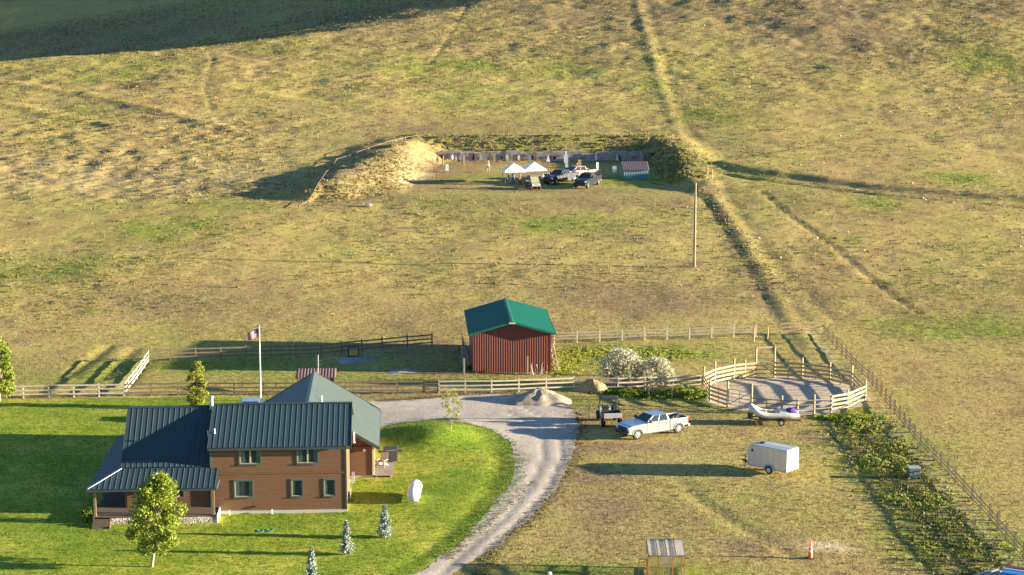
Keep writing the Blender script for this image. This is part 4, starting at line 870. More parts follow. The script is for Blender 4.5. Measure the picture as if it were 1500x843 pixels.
t = MB(); t.box(-.08, .08, -.08, .08, -.2, 1.5); t.box(-.1, .1, -.1, .1, 1.5, 1.54); tag(place(t.build('gate_post', M['grey_wood'], bevel=.01), bp(-.95, -.45), BRZ), 'lone grey post in the shade at the left front corner of the barn', 'post')
t = MB(); t.box(-.07, .07, -.07, .07, -.2, 1.75); t.box(-.09, .09, -.09, .09, 1.75, 1.79); tag(place(t.build('wooden_post', M['pale_wood'], bevel=.01), bp(5.15, -1.0), BRZ), 'pale post standing in front of the barn wall', 'post')
t = thing('firewood_rack', bp(6.3, -1.0), BRZ, 'low rack of odd timber at the right end of the barn front', 'rack')
for i in range(9): r = MB(); a = random.uniform(-.9, .9); r.bar((a, random.uniform(-.2, .2), 0), (a+random.uniform(-.25, .25), .3, random.uniform(.5, 1.15)), .06); r.build('stick', M['grey_wood' if i % 2 else 'white_wood'], t)

# ================================================================== fences
def fence(nm, pts, label, ph=1.35, rails=(.35, .75, 1.15), sp=2.44, wood='fence_wood', post='fence_wood', ps=.12, rw=.14, rt=.035, group=None, cat='fence', side=-1):
    P2 = [Vector(p[:2]) for p in pts]; L = [(P2[i+1]-P2[i]).length for i in range(len(P2)-1)]
    o = thing(nm, (P2[0].x, P2[0].y, Z(*P2[0])), 0, label, cat, group); org = o.location.copy(); spots = []
    for i in range(len(L)):
        n = max(1, round(L[i]/sp)); spots += [P2[i].lerp(P2[i+1], k/n) for k in range(n)]
    spots.append(P2[-1]); P3 = [Vector((s.x, s.y, Z(s.x, s.y)))-org for s in spots]
    pm = MB(); pm.box(-ps/2, ps/2, -ps/2, ps/2, -.2, ph, taper=(.92, .92)); proto = pm.build('post', M[post], o)
    for i, q in enumerate(P3):
        c = proto if i == 0 else proto.copy()
        if i: COL.objects.link(c); c.parent = o
        d = (P3[min(i+1, len(P3)-1)]-P3[max(i-1, 0)]); c.location = q; c.rotation_euler = (random.uniform(-.02, .02), random.uniform(-.02, .02), math.atan2(d.y, d.x)); c.scale = (1, 1, random.uniform(.95, 1.06))
    for z in rails:
        r = MB()
        for a, b in zip(P3[:-1], P3[1:]):
            d = (b-a).normalized(); n = Vector((-d.y, d.x, 0))*side*(ps/2+rt/2); j = random.uniform(-.025, .025); r.bar(a+n+Vector((0, 0, z+j)), b+n+Vector((0, 0, z+random.uniform(-.025, .025))), rt, rw)
        r.build('rail', M[wood], o)
    return o
F_ = lambda *ps: [fl(*p) for p in ps]
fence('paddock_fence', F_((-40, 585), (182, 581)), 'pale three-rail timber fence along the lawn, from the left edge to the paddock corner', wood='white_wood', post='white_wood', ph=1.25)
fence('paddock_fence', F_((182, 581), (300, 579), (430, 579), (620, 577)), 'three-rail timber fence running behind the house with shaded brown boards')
fence('paddock_gate', F_((622, 577), (641, 577)), 'narrow barred gate in the paddock fence left of the barn', rails=(.2, .45, .7, .95, 1.2), sp=1.2, rw=.08, cat='gate')
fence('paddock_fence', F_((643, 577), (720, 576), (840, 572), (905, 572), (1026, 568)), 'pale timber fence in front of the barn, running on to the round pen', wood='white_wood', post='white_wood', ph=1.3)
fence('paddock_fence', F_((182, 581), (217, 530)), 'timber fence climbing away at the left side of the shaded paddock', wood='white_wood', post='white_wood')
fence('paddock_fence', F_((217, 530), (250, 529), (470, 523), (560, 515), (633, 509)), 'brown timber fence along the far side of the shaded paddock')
fence('paddock_fence', F_((812, 507), (1107, 498)), 'far timber fence between the barn and the broken ground', wood='grey_wood', post='white_wood', ph=1.3, rails=(.45, .8, 1.12), rw=.08)
fence('paddock_fence', F_((1142, 497), (1207, 496)), 'short four-post timber fence joining the long boundary fence', wood='pale_wood', post='pale_wood', ph=1.4, rails=(.45, .85, 1.25))
fence('boundary_fence', F_((1207, 496), (1254, 541), (1272, 558), (1340, 644), (1400, 708), (1450, 763), (1500, 822), (1545, 874)), 'long grey timber boundary fence running diagonally down the right side', wood='weathered_wood', post='weathered_wood', ps=.16, ph=1.3, rails=(.3, .62, .95), rw=.085, sp=2.3)
fence('stub_fence', F_((950, 583), (984, 584)), 'short stub of old fence in the weeds beside the silver shrubs', wood='pale_wood', post='pale_wood', ph=1.1, rails=(.95,), sp=2.3)
fence('pole_fence', [at(438, 306)[:2], at(466, 272)[:2], at(492, 238)[:2]], 'pole rail fence slanting over the shaded side of the left mound', rails=(.4,), ph=.5, sp=4.5, wood='fence_wood', post='fence_wood', rw=.06, rt=.05)
fence('pole_fence', [at(493, 237)[:2], at(540, 220)[:2], at(575, 209)[:2], at(612, 202)[:2]], 'pole rail fence climbing behind the left mound to the rim', rails=(.4,), ph=.5, sp=5, wood='fence_wood', post='fence_wood', rw=.05, rt=.05)
for i, (px, py, lb) in enumerate([(1036, 258, 'leaning post at the end of the ditch'), (1043, 262, 'short pale post right of the leaning one by the ditch'), (1124, 498, 'lone post in the gap of the far fence'), (1104, 500, 'end post standing beside the gap of the far fence')]):
    p = at(px, py); t = MB(); t.tube([(0, 0, -.2), (.05, 0, .6), (.03, .02, 1.35)], [.07, .065, .06], 8); t.lathe([(.062, 1.34), (.03, 1.38)], (.03, .02, 0), 8); tag(place(t.build('fence_post', M['pale_wood']), p), lb, 'post')

# ------------------------------------------------------------------ round pen
PC = Vector((PENC[0], PENC[1], 0)); PC.z = Z(*PENC)
pen = thing('round_pen', PC, 0, 'round timber riding pen with tall gate frame on bare trampled dirt', 'riding pen')
def pc(a): return Vector((PENR*math.cos(R(a)), PENR*math.sin(R(a)), 0))
def angle_of(px, py): q = fl(px, py); return math.degrees(math.atan2(q[1]-PENC[1], q[0]-PENC[0])) % 360
px_posts = [(1255, 567, 2.3), (1222, 558, 2.1), (1178, 552, 2.2), (1133, 551, 3.0), (1104, 552, 3.0), (1086, 553, 2.0), (1069, 555, 2.3), (1042, 562, 2.4), (1030, 571, 2.4), (1031, 589, 2.3), (1056, 599, 2.6), (1097, 605, 2.75), (1145, 607, 1.8), (1168, 607, 1.5), (1192, 606, 1.9), (1214, 603, 1.6), (1237, 599, 1.9), (1266, 588, 2.2)]
angs = sorted([(angle_of(x, y), h) for x, y, h in px_posts])
A_ = [a for a, h in angs]
for i, (a, h) in enumerate(angs):
    p = pc(a); r = MB(); r.tube([p+Vector((0, 0, -.3)), p+Vector((0, 0, h*(.92 if h < 2.9 else 1)))], [.10, .09], 8); r.build('post', M['pale_wood'], pen)
gi = None
for i in range(len(angs)):
    a, h = angs[i]; b, h2 = angs[(i+1) % len(angs)]; b2 = b if b > a else b+360; mid = ((a+b2)/2) % 360
    pa, pb = pc(a), pc(b)
    xm = (pa.x+pb.x)/2; front = (pa.y+pb.y)/2 < 0
    if abs(h-3.0) < .01 and abs(h2-3.0) < .01:
        r = MB(); r.bar(pa+Vector((-.4, 0, 2.95))+(pa-pb)*.12, pb+(pb-pa)*.12+Vector((.2, 0, 2.95)), .16, .16); r.build('gate_beam', M['pale_wood'], pen)
        r = MB()
        for z in (.4, .8, 1.2, 1.6): r.bar(pa+Vector((0, 0, z)), pa.lerp(pb, .95)+Vector((0, 0, z)), .04, .1)
        r.bar(pa+Vector((0, 0, .4)), pa.lerp(pb, .95)+Vector((0, 0, 1.6)), .05, .1); r.build('gate', M['grey_wood'], pen, label='open-barred gate under the tall beam'); continue
    if h > 2.55 and h2 > 2.55 and front:
        g = MB()
        for z in (.3, .65, 1.0, 1.35, 1.7): g.bar(pa.lerp(pb, .04)+Vector((0, 0, z)), pa.lerp(pb, .96)+Vector((0, 0, z)), .035, .05)
        g.bar(pa.lerp(pb, .04)+Vector((0, 0, .3)), pa.lerp(pb, .96)+Vector((0, 0, 1.7)), .04, .07)
        for k in (.04, .5, .96): g.bar(pa.lerp(pb, k)+Vector((0, 0, .3)), pa.lerp(pb, k)+Vector((0, 0, 1.7)), .05, .05)
        g.build('gate', M['grey_wood'], pen, label='dark barred gate with a diagonal brace'); r = MB(); r.bar(pa+Vector((0, 0, 2.45)), pb+Vector((0, 0, 2.45)), .12, .1); r.build('gate_beam', M['pale_wood'], pen); continue
    thin = front and -3.6 < xm < 3.3
    r = MB(); rot = (pa+pb).normalized(); off = rot*(-.1 if not front else .1)
    n = 1 if (pb-pa).length < 2.2 else 2
    for z in ((.45, .85, 1.25) if thin else (.3, .68, 1.06, 1.44)):
        r.bar(pa+off+Vector((0, 0, z)), pb+off+Vector((0, 0, z+random.uniform(-.02, .02))), .05, .09 if thin else .18)
    r.build('rail', M['weathered_wood' if thin else 'pale_wood'], pen)
    if n == 2:
        m_ = pa.lerp(pb, .5)+off*.3; r = MB(); r.bar(m_, m_+Vector((0, 0, 1.35 if thin else 1.62)), .09, .09, up=(1, 0, 0)); r.build('post', M['pale_wood'], pen)
# ------------------------------------------------------------------ flagpole, antenna, utility pole
p = at(382, 588); fp = thing('flagpole', p, 0, 'pink-lit white flagpole behind the house carrying a striped flag', 'flagpole')
r = MB(); r.lathe([(.075, -.2), (.07, 2), (.05, 5.6), (.03, 6.95)], n=12); r.build('pole', M['pole_paint'], fp, smooth=True)
r = MB(); r.blobm((0, 0, 7.0), (.08, .08, .08)); r.build('finial', M['brass'], fp, smooth=True); r = MB(); r.tube([(.06, 0, 1), (.07, 0, 6.7)], .01, 5); r.build('rope', M['white_paint'], fp)
r = MB(); r.lathe([(.22, -.1), (.22, .05), (.12, .08)], n=14); r.build('base', M['concrete'], fp)
nxf, nyf = 26, 13; FL, FH = 1.30, .74; V = []; F = []; mi = []
fpt = lambda u, v: (-.06-FL*u*(.86-.10*u), -.18*u+.10*math.sin(u*7+v*1.2)*u, 6.72-FH*v-.42*u**1.25+.05*math.sin(u*9))
for i in range(nxf+1):
    for j in range(nyf+1): V.append(fpt(i/nxf, j/nyf))
for i in range(nxf):
    for j in range(nyf): F.append((i*(nyf+1)+j, (i+1)*(nyf+1)+j, (i+1)*(nyf+1)+j+1, i*(nyf+1)+j+1)); mi.append(2 if (i < 10 and j < 7) else (0 if j % 2 == 0 else 1))
r = MB(); r.v = V; r.f = F; r.m = mi; fo = r.build('flag_cloth', [M['flag_red'], M['flag_white'], M['flag_blue']], None)
sm = fo.modifiers.new('t', 'SOLIDIFY'); sm.thickness = .006
fl_ = thing('flag', fp.location+Vector((0, 0, 0)), 0, 'drooping flag with red and white stripes and a starred blue corner on the flagpole', 'flag'); fo.parent = fl_
st = MB()
for rI in range(9):
    for cI in range(6 if rI % 2 == 0 else 5):
        u = (cI*2+1+(rI % 2))/12*(10/26); v = (rI+1)/10*(7/13); c = Vector(fpt(u, v))
        for sy in (-.006, .006):
            ring = []
            for k in range(10):
                t = PI/2+k*PI/5; q = (.019 if k % 2 == 0 else .008); ring.append((c.x+q*math.cos(t), c.y+sy, c.z+q*math.sin(t)))
            st.add(ring, [tuple(range(10))])
st.build('stars', M['flag_white'], fl_)
p = hp(6.9, 24.0); p.z = Z(p.x, p.y)
an = thing('antenna_mast', p, 0, 'thin antenna mast rising behind the garage wing ridge', 'antenna'); r = MB(); r.tube([(0, 0, -.1), (0, 0, 6.8)], .035, 8); r.build('mast', M['galvanised'], an)
for z, l in ((6.3, .5), (5.95, .6)): r = MB(); r.bar((-l/2, 0, z), (l/2, 0, z), .03); r.build('crossbar', M['galvanised'], an)
p = at(1017, 391); up_ = thing('utility_pole', p, 0, 'tall bare timber utility pole standing alone in the pasture', 'utility pole')
r = MB(); r.lathe([(.17, -.5), (.16, 2), (.12, 9.9), (.11, 10.05)], n=14); r.build('pole', M['weathered_wood'], up_, smooth=True); r = MB(); r.lathe([(.12, 10.05), (.13, 10.07), (.02, 10.14)], n=12); r.build('cap', M['galvanised'], up_)
r = MB(); r.box(-.14, -.10, -.12, -.08, .5, 9); r.build('ground_wire', M['galvanised'], up_)

# ------------------------------------------------------------------ heaps, paddock furniture
def heap(nm, loc, rx, ry, h, m, label, cat, seed=1, rz=0, skew=0, pk=1.0):
    rs = np.random.RandomState(seed); n, k = 48, 20; V = []; F = []; lz = loc[2]
    for i in range(k+1):
        r = i/k
        for j in range(n):
            t = 2*PI*j/n; w_ = 1+.12*math.sin(3*t+seed)+.06*math.sin(7*t+2*seed)
            x, y = rx*r*w_*math.cos(t), ry*r*w_*math.sin(t); gx_, gy_ = loc[0]+x*math.cos(rz)-y*math.sin(rz), loc[1]+x*math.sin(rz)+y*math.cos(rz)
            prof = (1-r)**pk if r > .12 else (.88-.0+ .0*r)**pk*(1) + (.12-r)*.25
            z = h*prof+(.10*h)*float(fbm(gx_*3+seed, gy_*3, 1.6, 3, 4))*(1-r*.7)*2; V.append((x+skew*prof, y, z+(Z(gx_, gy_)-lz)*r-.06*r))
    for i in range(k):
        for j in range(n): F.append((i*n+j, (i+1)*n+j, (i+1)*n+(j+1) % n, i*n+(j+1) % n))
    o = trimesh(nm, V, F, m, True); o.location = loc; o.rotation_euler = (0, 0, rz); return tag(o, label, cat)
M_SAND = gravel_material('sand_heap_material', (.25, .21, .16), (.34, .29, .22)); M_HAY = gravel_material('dirt_heap_material', (.30, .19, .10), (.42, .29, .16)); M_GREYD = gravel_material('grey_spoil_material', (.22, .2, .19), (.34, .31, .29))
p = at(787, 592); heap('sand_pile', p+Vector((.1, 1.5, 0)), 3.1, 2.7, 1.2, M_SAND, 'tall pale sand pile at the top of the driveway', 'sand pile', 3, pk=.95, skew=.3)
p = at(867, 570); heap('dirt_pile', p+Vector((0, -.5, 0)), 1.75, 1.3, 1.25, M_HAY, 'orange-brown dirt pile against the fence beside the silver shrub', 'dirt pile', 5, pk=.7)
p = at(520, 528); heap('spoil_patch', p, 2.6, 2.0, .16, M_GREYD, 'flat grey gravel ring around the feeder in the shaded paddock', 'gravel', 8)
p = at(590, 545); heap('spoil_patch', p, 2.2, 1.5, .18, M_GREYD, 'thin grey heap of spoil in the shaded paddock near the front fence', 'gravel', 9, .3)
p = at(518, 522); t = thing('fire_feeder', p, R(3), 'small dark framed box with a yellow front on the gravel ring in the paddock', 'feeder')
r = MB(); r.box(-.42, .42, -.25, .35, .1, .95); r.build('box', M['ochre'], t); r = MB()
for x in (-.5, .5): r.box(x-.06, x+.06, -.3, .4, -.1, 1.15)
r.box(-.44, .44, -.3, .4, 1.03, 1.15); r.build('frame', M['dark_wood'], t); r = MB(); r.box(-.32, .32, -.29, -.26, .7, .92); r.build('panel', M['red_metal'], t)
p = at(463, 574); sh = thing('paddock_shelter', p+Vector((0, .5, 0)), R(3), 'low open shelter with a pink-red striped metal roof behind the garage wing', 'shelter')
r = MB(); ribbed(r, [(-1.85, -1.0, 1.45), (1.85, -1.0, 1.45), (1.85, 1.0, 1.85), (-1.85, 1.0, 1.85)], (1, 0, 0), [(0, 0), (.16, 0), (.18, .05), (.26, .05), (.28, 0)]); r.build('roof', M['red_metal'], sh)
for x in (-1.7, 1.7):
    for y in (-.85, .85): r = MB(); r.box(x-.06, x+.06, y-.06, y+.06, -.1, 1.38 if y < 0 else 1.72); r.build('post', M['fence_wood'], sh)
r = MB(); r.box(-1.6, 1.6, .84, .9, .2, 1.3); r.build('back_board', M['fence_wood'], sh)

# ================================================================== vehicles
def arc(cx, cz, r, a0, a1, n): return [(cx+r*math.cos(R(a0+(a1-a0)*i/n)), cz+r*math.sin(R(a0+(a1-a0)*i/n))) for i in range(n+1)]
def wheel(parent, x, y, r=.42, w=.27, rim='steel', side=1):
    t = MB(); t.lathe([(r*.58, -w/2), (r*.93, -w/2), (r, -w/2+.04), (r, w/2-.04), (r*.93, w/2), (r*.58, w/2), (r*.56, w/2-.05), (r*.56, -w/2+.05)], (0, 0, 0), 28, ax='y')
    o = t.build('wheel', M['rubber'], parent, smooth=True); o.location = (x, y, r)
    m = MB(); s = side; m.lathe([(r*.60, s*(w/2-.09)), (r*.60, s*(w/2-.005)), (r*.54, s*(w/2-.005)), (r*.50, s*(w/2-.05)), (r*.18, s*(w/2-.03)), (r*.16, s*(w/2+.02)), (.01, s*(w/2+.02))], (0, 0, 0), 20, ax='y')
    for k in range(6): a = k*PI/3; m.bar((r*.17*math.cos(a), s*(w/2-.015), r*.17*math.sin(a)), (r*.53*math.cos(a), s*(w/2-.012), r*.53*math.sin(a)), .05, .03, up=(0, 1, 0))
    m.build('rim', M[rim], o, smooth=True); return o
def pickup(loc, rz, paint, label, cat='pickup truck', cargo=True, rim='steel', rack=False, name='pickup_truck'):
    t = thing(name, loc, rz, label, cat); P_ = M[paint]; G = M['glass']; B = M['black_plastic']
    FX, RX, hw = 2.30, -2.15, 1.0
    b = MB()
    front = [(3.22, .55), (3.25, .95), (3.15, 1.18), (2.9, 1.27), (1.55, 1.36), (1.32, 1.40), (-1.22, 1.42), (-1.22, .45), (1.72, .45)]+arc(FX, .44, .53, 176, 4, 10)
    b.extr(front, -hw, hw); bd = b.build('body', P_, t, bevel=.05)
    b = MB(); rear = [(-3.20, .72), (-3.20, 1.38), (-1.26, 1.42), (-1.26, .45), (-1.57, .45)]+arc(RX, .44, .53, 4, 176, 10)+[(-2.75, .66)]
    b.extr(rear, -hw, -hw+.09); b.extr(rear, hw-.09, hw); b.box(-1.36, -1.26, -hw+.09, hw-.09, .8, 1.40); b.box(-3.12, -1.36, -hw+.09, hw-.09, .78, .86); bed = b.build('cargo_bed', P_, t, bevel=.02)
    b = MB(); b.box(-3.24, -3.15, -.82, .82, .74, 1.40); tg = b.build('tailgate', P_, t, bevel=.02); b = MB(); b.box(-3.262, -3.243, -.15, .15, 1.12, 1.2); b.build('handle', B, tg)
    # cab
    z0, z1 = 1.38, 1.95; c = MB(); lo = [(1.42, .96), (-1.20, .96)]; hi = [(.52, .74), (-.98, .76)]
    c.hexa([(-1.20, -.96, z0), (1.42, -.96, z0), (1.42, .96, z0), (-1.20, .96, z0), (-.98, -.76, z1), (.52, -.74, z1), (.52, .74, z1), (-.98, .76, z1)]); cab = c.build('cab', P_, t, bevel=.06)
    def quadpt(q, u, v): a = q[0].lerp(q[1], u); d = q[3].lerp(q[2], u); return a.lerp(d, v)
    def pane(q, u0, u1, v0, v1, nm, par):
        q = [Vector(p) for p in q]; n = (q[1]-q[0]).cross(q[3]-q[0]).normalized()*.012; pts = [quadpt(q, u0, v0), quadpt(q, u1, v0), quadpt(q, u1, v1), quadpt(q, u0, v1)]
        g = MB(); g.hexa([p-n*.5 for p in pts]+[p+n for p in pts]); return g.build(nm, G, par)
    L = [(-1.20, -.96, z0), (1.42, -.96, z0), (.52, -.74, z1), (-.98, -.76, z1)]; Rr = [(1.42, .96, z0), (-1.20, .96, z0), (-.98, .76, z1), (.52, .74, z1)]
    for q, sg in ((L, 1), (Rr, -1)):
        if sg == 1: pane(q, .07, .47, .06, .90, 'side_window', cab); pane(q, .51, .88, .06, .90, 'side_window', cab)
        else: pane(q, .53, .93, .06, .90, 'side_window', cab); pane(q, .12, .49, .06, .90, 'side_window', cab)
    pane([(1.42, -.96, z0), (1.42, .96, z0), (.52, .74, z1), (.52, -.74, z1)], .05, .95, .1, .92, 'windshield', cab)
    pane([(-1.20, .96, z0), (-1.20, -.96, z0), (-.98, -.76, z1), (-.98, .76, z1)], .1, .9, .15, .85, 'rear_window', cab)
    for s in (-1, 1):
        d = MB(); y = s*(hw+.004)
        for x in (1.28, .12, -1.12): d.box(x-.008, x+.008, y-.004, y+.004, .58, 1.38)
        d.box(-1.12, 1.28, y-.004, y+.004, .56, .575); d.build('door_seam', B, bd)
        for x in (.28, -.95): d = MB(); d.box(x, x+.2, y-.01, y+.03, 1.22, 1.26); d.build('door_handle', P_ if paint != 'paint_pearl' else M['steel'], bd)
        d = MB(); d.box(.98, 1.13, s*1.02 if s > 0 else s*1.32, s*1.32 if s > 0 else s*1.02, 1.38, 1.66); d.bar((1.1, s*.95, 1.42), (1.08, s*1.08, 1.5), .05); d.build('mirror', B, t, bevel=.02)
        d = MB(); d.box(-1.1, 1.55, min(s*.9, s*1.1), max(s*.9, s*1.1), .40, .46); d.build('running_board', B, t, bevel=.015)
        d = MB()
        for cx in (FX, RX):
            o_ = arc(cx, .44, .59, 4, 176, 12); i_ = arc(cx, .44, .50, 176, 4, 12); d.extr(o_+i_, min(s*(hw-.02), s*(hw+.045)), max(s*(hw-.02), s*(hw+.045)))
        d.build('fender_flare', B if paint != 'paint_pearl' else P_, t)
        d = MB(); d.box(3.12, 3.262, min(s*.72, s*.97), max(s*.72, s*.97), .86, 1.14); d.build('headlight', M['lamp_glass'], t, bevel=.015)
        d = MB(); d.box(-3.215, -3.12, min(s*.84, s*1.012), max(s*.84, s*1.012), .92, 1.34); d.build('taillight', M['red_lens'], t, bevel=.01)
        for cx in (FX, RX): wheel(t, cx, s*.87, r=.46, w=.29, side=s, rim=rim)
    d = MB(); d.box(3.2, 3.275, -.70, .70, .74, 1.14); d.build('grille', B, t, bevel=.02); d = MB(); d.box(3.15, 3.42, -.98, .98, .46, .72); d.build('front_bumper', B, t, bevel=.05)
    d = MB(); d.box(-3.42, -3.2, -.97, .97, .50, .72); d.build('rear_bumper', M['steel'], t, bevel=.03); d = MB(); d.box(-3.1, 3.1, -.75, .75, .38, .62); d.build('chassis', B, t)
    if cargo:
        for sx, sy, r_ in ((-1.75, -.35, .38), (-2.1, .25, .42), (-2.75, 0, .40), (-1.7, .45, .3)):
            d = MB(); d.blobm((sx, sy, 1.22), (r_, r_*.9, .26), 10, 6, .18); d.build('cargo', M['black_tube'], t, smooth=False)
    if rack:
        d = MB()
        for x in (-1.5, -3.0):
            for y in (-.93, .93): d.bar((x, y, 1.4), (x, y, 2.15), .06)
            d.bar((x, -.95, 2.15), (x, .95, 2.15), .06)
        for y in (-.93, .93): d.bar((-3.0, y, 2.15), (-1.5, y, 2.15), .06)
        d.build('bed_rack', B, t)
    return t
def ground_rz(px, py, deg, dx=0, dy=0): p = at(px, py); return Vector((p.x+dx, p.y+dy, Z(p.x+dx, p.y+dy)))
a, b_ = fl(927, 645), fl(992, 635); mid = ((a[0]+b_[0])/2, (a[1]+b_[1])/2); hd = 211; ofs = .86
c = Vector((mid[0]-math.sin(R(hd))*-.0, mid[1], 0)); nrm = Vector((-math.sin(R(hd-180)), math.cos(R(hd-180)), 0)); c = c+nrm*1.15+Vector((.45, 0, 0))
pickup(Vector((c.x, c.y, Z(c.x, c.y))), R(hd), 'paint_pearl', 'pearl white crew-cab pickup with dark cargo in its bed beside the driveway').scale = (.95, .95, .95)

def buggy(loc, rz, label, roof='black_plastic', front_cover=None, name='utility_buggy'):
    t = thing(name, loc, rz, label, 'utility vehicle'); B = M['black_plastic']
    b = MB(); b.extr([(1.35, .5), (1.42, .85), (1.2, 1.0), (.7, 1.12), (.55, .75), (-.35, .72), (-.35, .45), (.55, .4)], -.62, .62); b.build('body', M['galvanised'] if not front_cover else M['olive_canvas'], t, bevel=.04)
    b = MB(); b.box(-1.45, -.4, -.68, .68, .72, .80); b.box(-1.45, -.4, -.70, -.64, .8, 1.08); b.box(-1.45, -.4, .64, .70, .8, 1.08); b.box(-.46, -.4, -.64, .64, .8, 1.08); bd = b.build('cargo_bed', B, t, bevel=.01)
    b = MB(); b.box(-1.5, -1.455, -.68, .68, .72, 1.08); b.build('tailgate', M['galvanised'], t, bevel=.01)
    for y in (-.33, .33):
        b = MB(); b.box(-.25, .25, y-.25, y+.25, .76, .90); b.box(-.34, -.22, y-.25, y+.25, .88, 1.42); b.build('seat', B, t, bevel=.04)
    b = MB()
    for y in (-.66, .66):
        b.tube([(.85, y, 1.0), (.42, y*.92, 1.88), (-.38, y*.92, 1.88), (-.48, y, .8)], .045, 8); b.tube([(.9, y, .45), (-.4, y, .45)], .03, 6)
    for x, z in ((.42, 1.88), (-.38, 1.88), (-.44, 1.3)): b.tube([(x, -.61, z), (x, .61, z)], .03, 8)
    b.build('roll_cage', B, t)
    b = MB(); b.hexa([(-.46, -.62, 1.905), (.46, -.62, 1.905), (.46, .62, 1.905), (-.46, .62, 1.905), (-.42, -.56, 1.96), (.42, -.56, 1.96), (.42, .56, 1.96), (-.42, .56, 1.96)]); b.build('roof', M[roof], t, bevel=.02)
    b = MB(); b.tube([(.52, .33+.17*math.cos(k*PI/6), 1.18+.17*math.sin(k*PI/6)) for k in range(13)], .015, 5, cap=False); b.bar((.52, .33, 1.18), (.72, .33, 1.0), .03); b.build('steering_wheel', B, t)
    if front_cover: b = MB(); b.hexa([(.93, -.6, 1.03), (.95, -.6, 1.03), (.95, .6, 1.03), (.93, .6, 1.03), (.46, -.56, 1.85), (.48, -.56, 1.85), (.48, .56, 1.85), (.46, .56, 1.85)]); b.build('windshield', M[front_cover], t)
    for s in (-1, 1):
        b = MB(); b.box(-1.51, -1.46, min(s*.55, s*.69), max(s*.55, s*.69), .58, .72); b.build('taillight', M['red_lens'], t)
        b = MB(); b.box(1.34, 1.42, min(s*.35, s*.58), max(s*.35, s*.58), .72, .84); b.build('headlight', M['lamp_glass'], t)
        for x in (.98, -.95): wheel(t, x, s*.64, .33, .25, 'black_plastic' if not front_cover else 'steel', s)
        b = MB(); b.extr(arc(.98, .34, .42, 5, 175, 8)+arc(.98, .34, .37, 175, 5, 8), min(s*.5, s*.78), max(s*.5, s*.78)); b.build('fender', B, t)
    return t
p = at(893, 624); q = Vector((p.x, p.y+.9, 0)); q.z = Z(q.x, q.y); buggy(q, R(98), 'open black-caged utility buggy seen from behind, next to the white pickup').scale = (1.15, 1.15, 1.2)

# enclosed trailer: corners measured from the photo
c1, c2, c3 = fl(1097, 688), fl(1152, 700), fl(1170, 694)
ax = (Vector(c1)-Vector(c2)).normalized(); L_, Wd = 3.75, 1.55; rz = math.atan2(ax.y, ax.x); ctr = Vector((c2[0], c2[1]))+ax*L_/2+Vector((ax.y, -ax.x))*Wd/2
if (Vector((ax.y, -ax.x)).y) < 0: ctr = Vector((c2[0], c2[1]))+ax*L_/2-Vector((ax.y, -ax.x))*Wd/2
t = thing('cargo_trailer', (ctr.x, ctr.y, Z(ctr.x, ctr.y)), rz, 'cream white enclosed cargo trailer with rounded roof edges on the grass', 'trailer')
b = MB(); h = Wd/2; b.extr([(-L_/2, .42), (L_/2, .42), (L_/2, 1.75), (L_/2-.12, 1.98), (L_/2-.42, 2.12), (-L_/2, 2.16)], -h, h); bx_ = b.build('box_body', M['trailer_paint'], t, bevel=.03)
b = MB(); b.add([(L_/2-.10, -h+.02, 2.0), (L_/2-.10, h-.02, 2.0), (L_/2-.42, h-.02, 2.125), (L_/2-.42, -h+.02, 2.125), (-L_/2+.0, h-.02, 2.165), (-L_/2+.0, -h+.02, 2.165), (L_/2-.42, 0, 2.17), (-L_/2, 0, 2.20), (L_/2-.08, 0, 2.02)], [(0, 8, 6, 3), (8, 1, 2, 6), (3, 6, 7, 5), (6, 2, 4, 7)]); rf = b.build('roof_sheet', M['trailer_roof'], t)
b = MB(); b.box(.75, 1.15, -.2, .2, 2.17, 2.26, taper=(.85, .85)); b.build('roof_vent', M['dark_room'], t)
b = MB()
for s in (-1, 1): b.bar((-L_/2, s*h, 2.14), (L_/2-.42, s*h, 2.10), .05, .06); b.bar((-L_/2, s*h, .43), (L_/2, s*h, .43), .05, .08)
for s in (-1, 1): b.bar((-L_/2, s*h, .4), (-L_/2, s*h, 2.15), .05, .05)
b.build('edge_trim', M['trailer_roof'], t)
for s in (-1, 1):
    b = MB(); y_ = s*(h+.004)
    for i in range(1, 6): x_ = -L_/2+L_*i/6; b.box(x_-.008, x_+.008, y_-.004, y_+.004, .5, 2.05)
    b.build('panel_seams', M['galvanised'], t)
    b = MB()
    for x_ in (-L_/2+.15, 0, L_/2-.15): b.box(x_-.04, x_+.04, y_-.008, y_+.008, .5, .54)
    b.build('side_markers', M['red_lens'], t)
b = MB()
for z in (.6, 1.5): b.box(-L_/2-.03, -L_/2-.005, -h+.05, h-.05, z, z+.02)
b.box(-L_/2-.03, -L_/2-.004, -.015, .015, .5, 2.05); b.bar((-L_/2-.04, .25, .6), (-L_/2-.04, .25, 2.0), .03); b.build('rear_door_frame', M['trailer_roof'], t)
for s in (-1, 1):
    wheel(t, -.25, s*(h+.03), .33, .2, 'white_paint', s)
    b = MB(); b.extr(arc(-.25, .36, .44, -5, 185, 12)+arc(-.25, .36, .39, 185, -5, 12), min(s*(h-.03), s*(h+.17)), max(s*(h-.03), s*(h+.17))); b.build('fender', M['trailer_roof'], t)
    b = MB(); b.box(1.35, 1.52, min(s*h, s*(h+.02)), max(s*h, s*(h+.02)), 1.55, 1.75); b.build('side_vent', M['dark_room'], t)
b = MB(); b.bar((L_/2-.1, -.5, .42), (L_/2+.95, 0, .42), .07); b.bar((L_/2-.1, .5, .42), (L_/2+.95, 0, .42), .07); b.box(L_/2+.85, L_/2+1.08, -.06, .06, .40, .52); b.build('drawbar', M['black_plastic'], t)
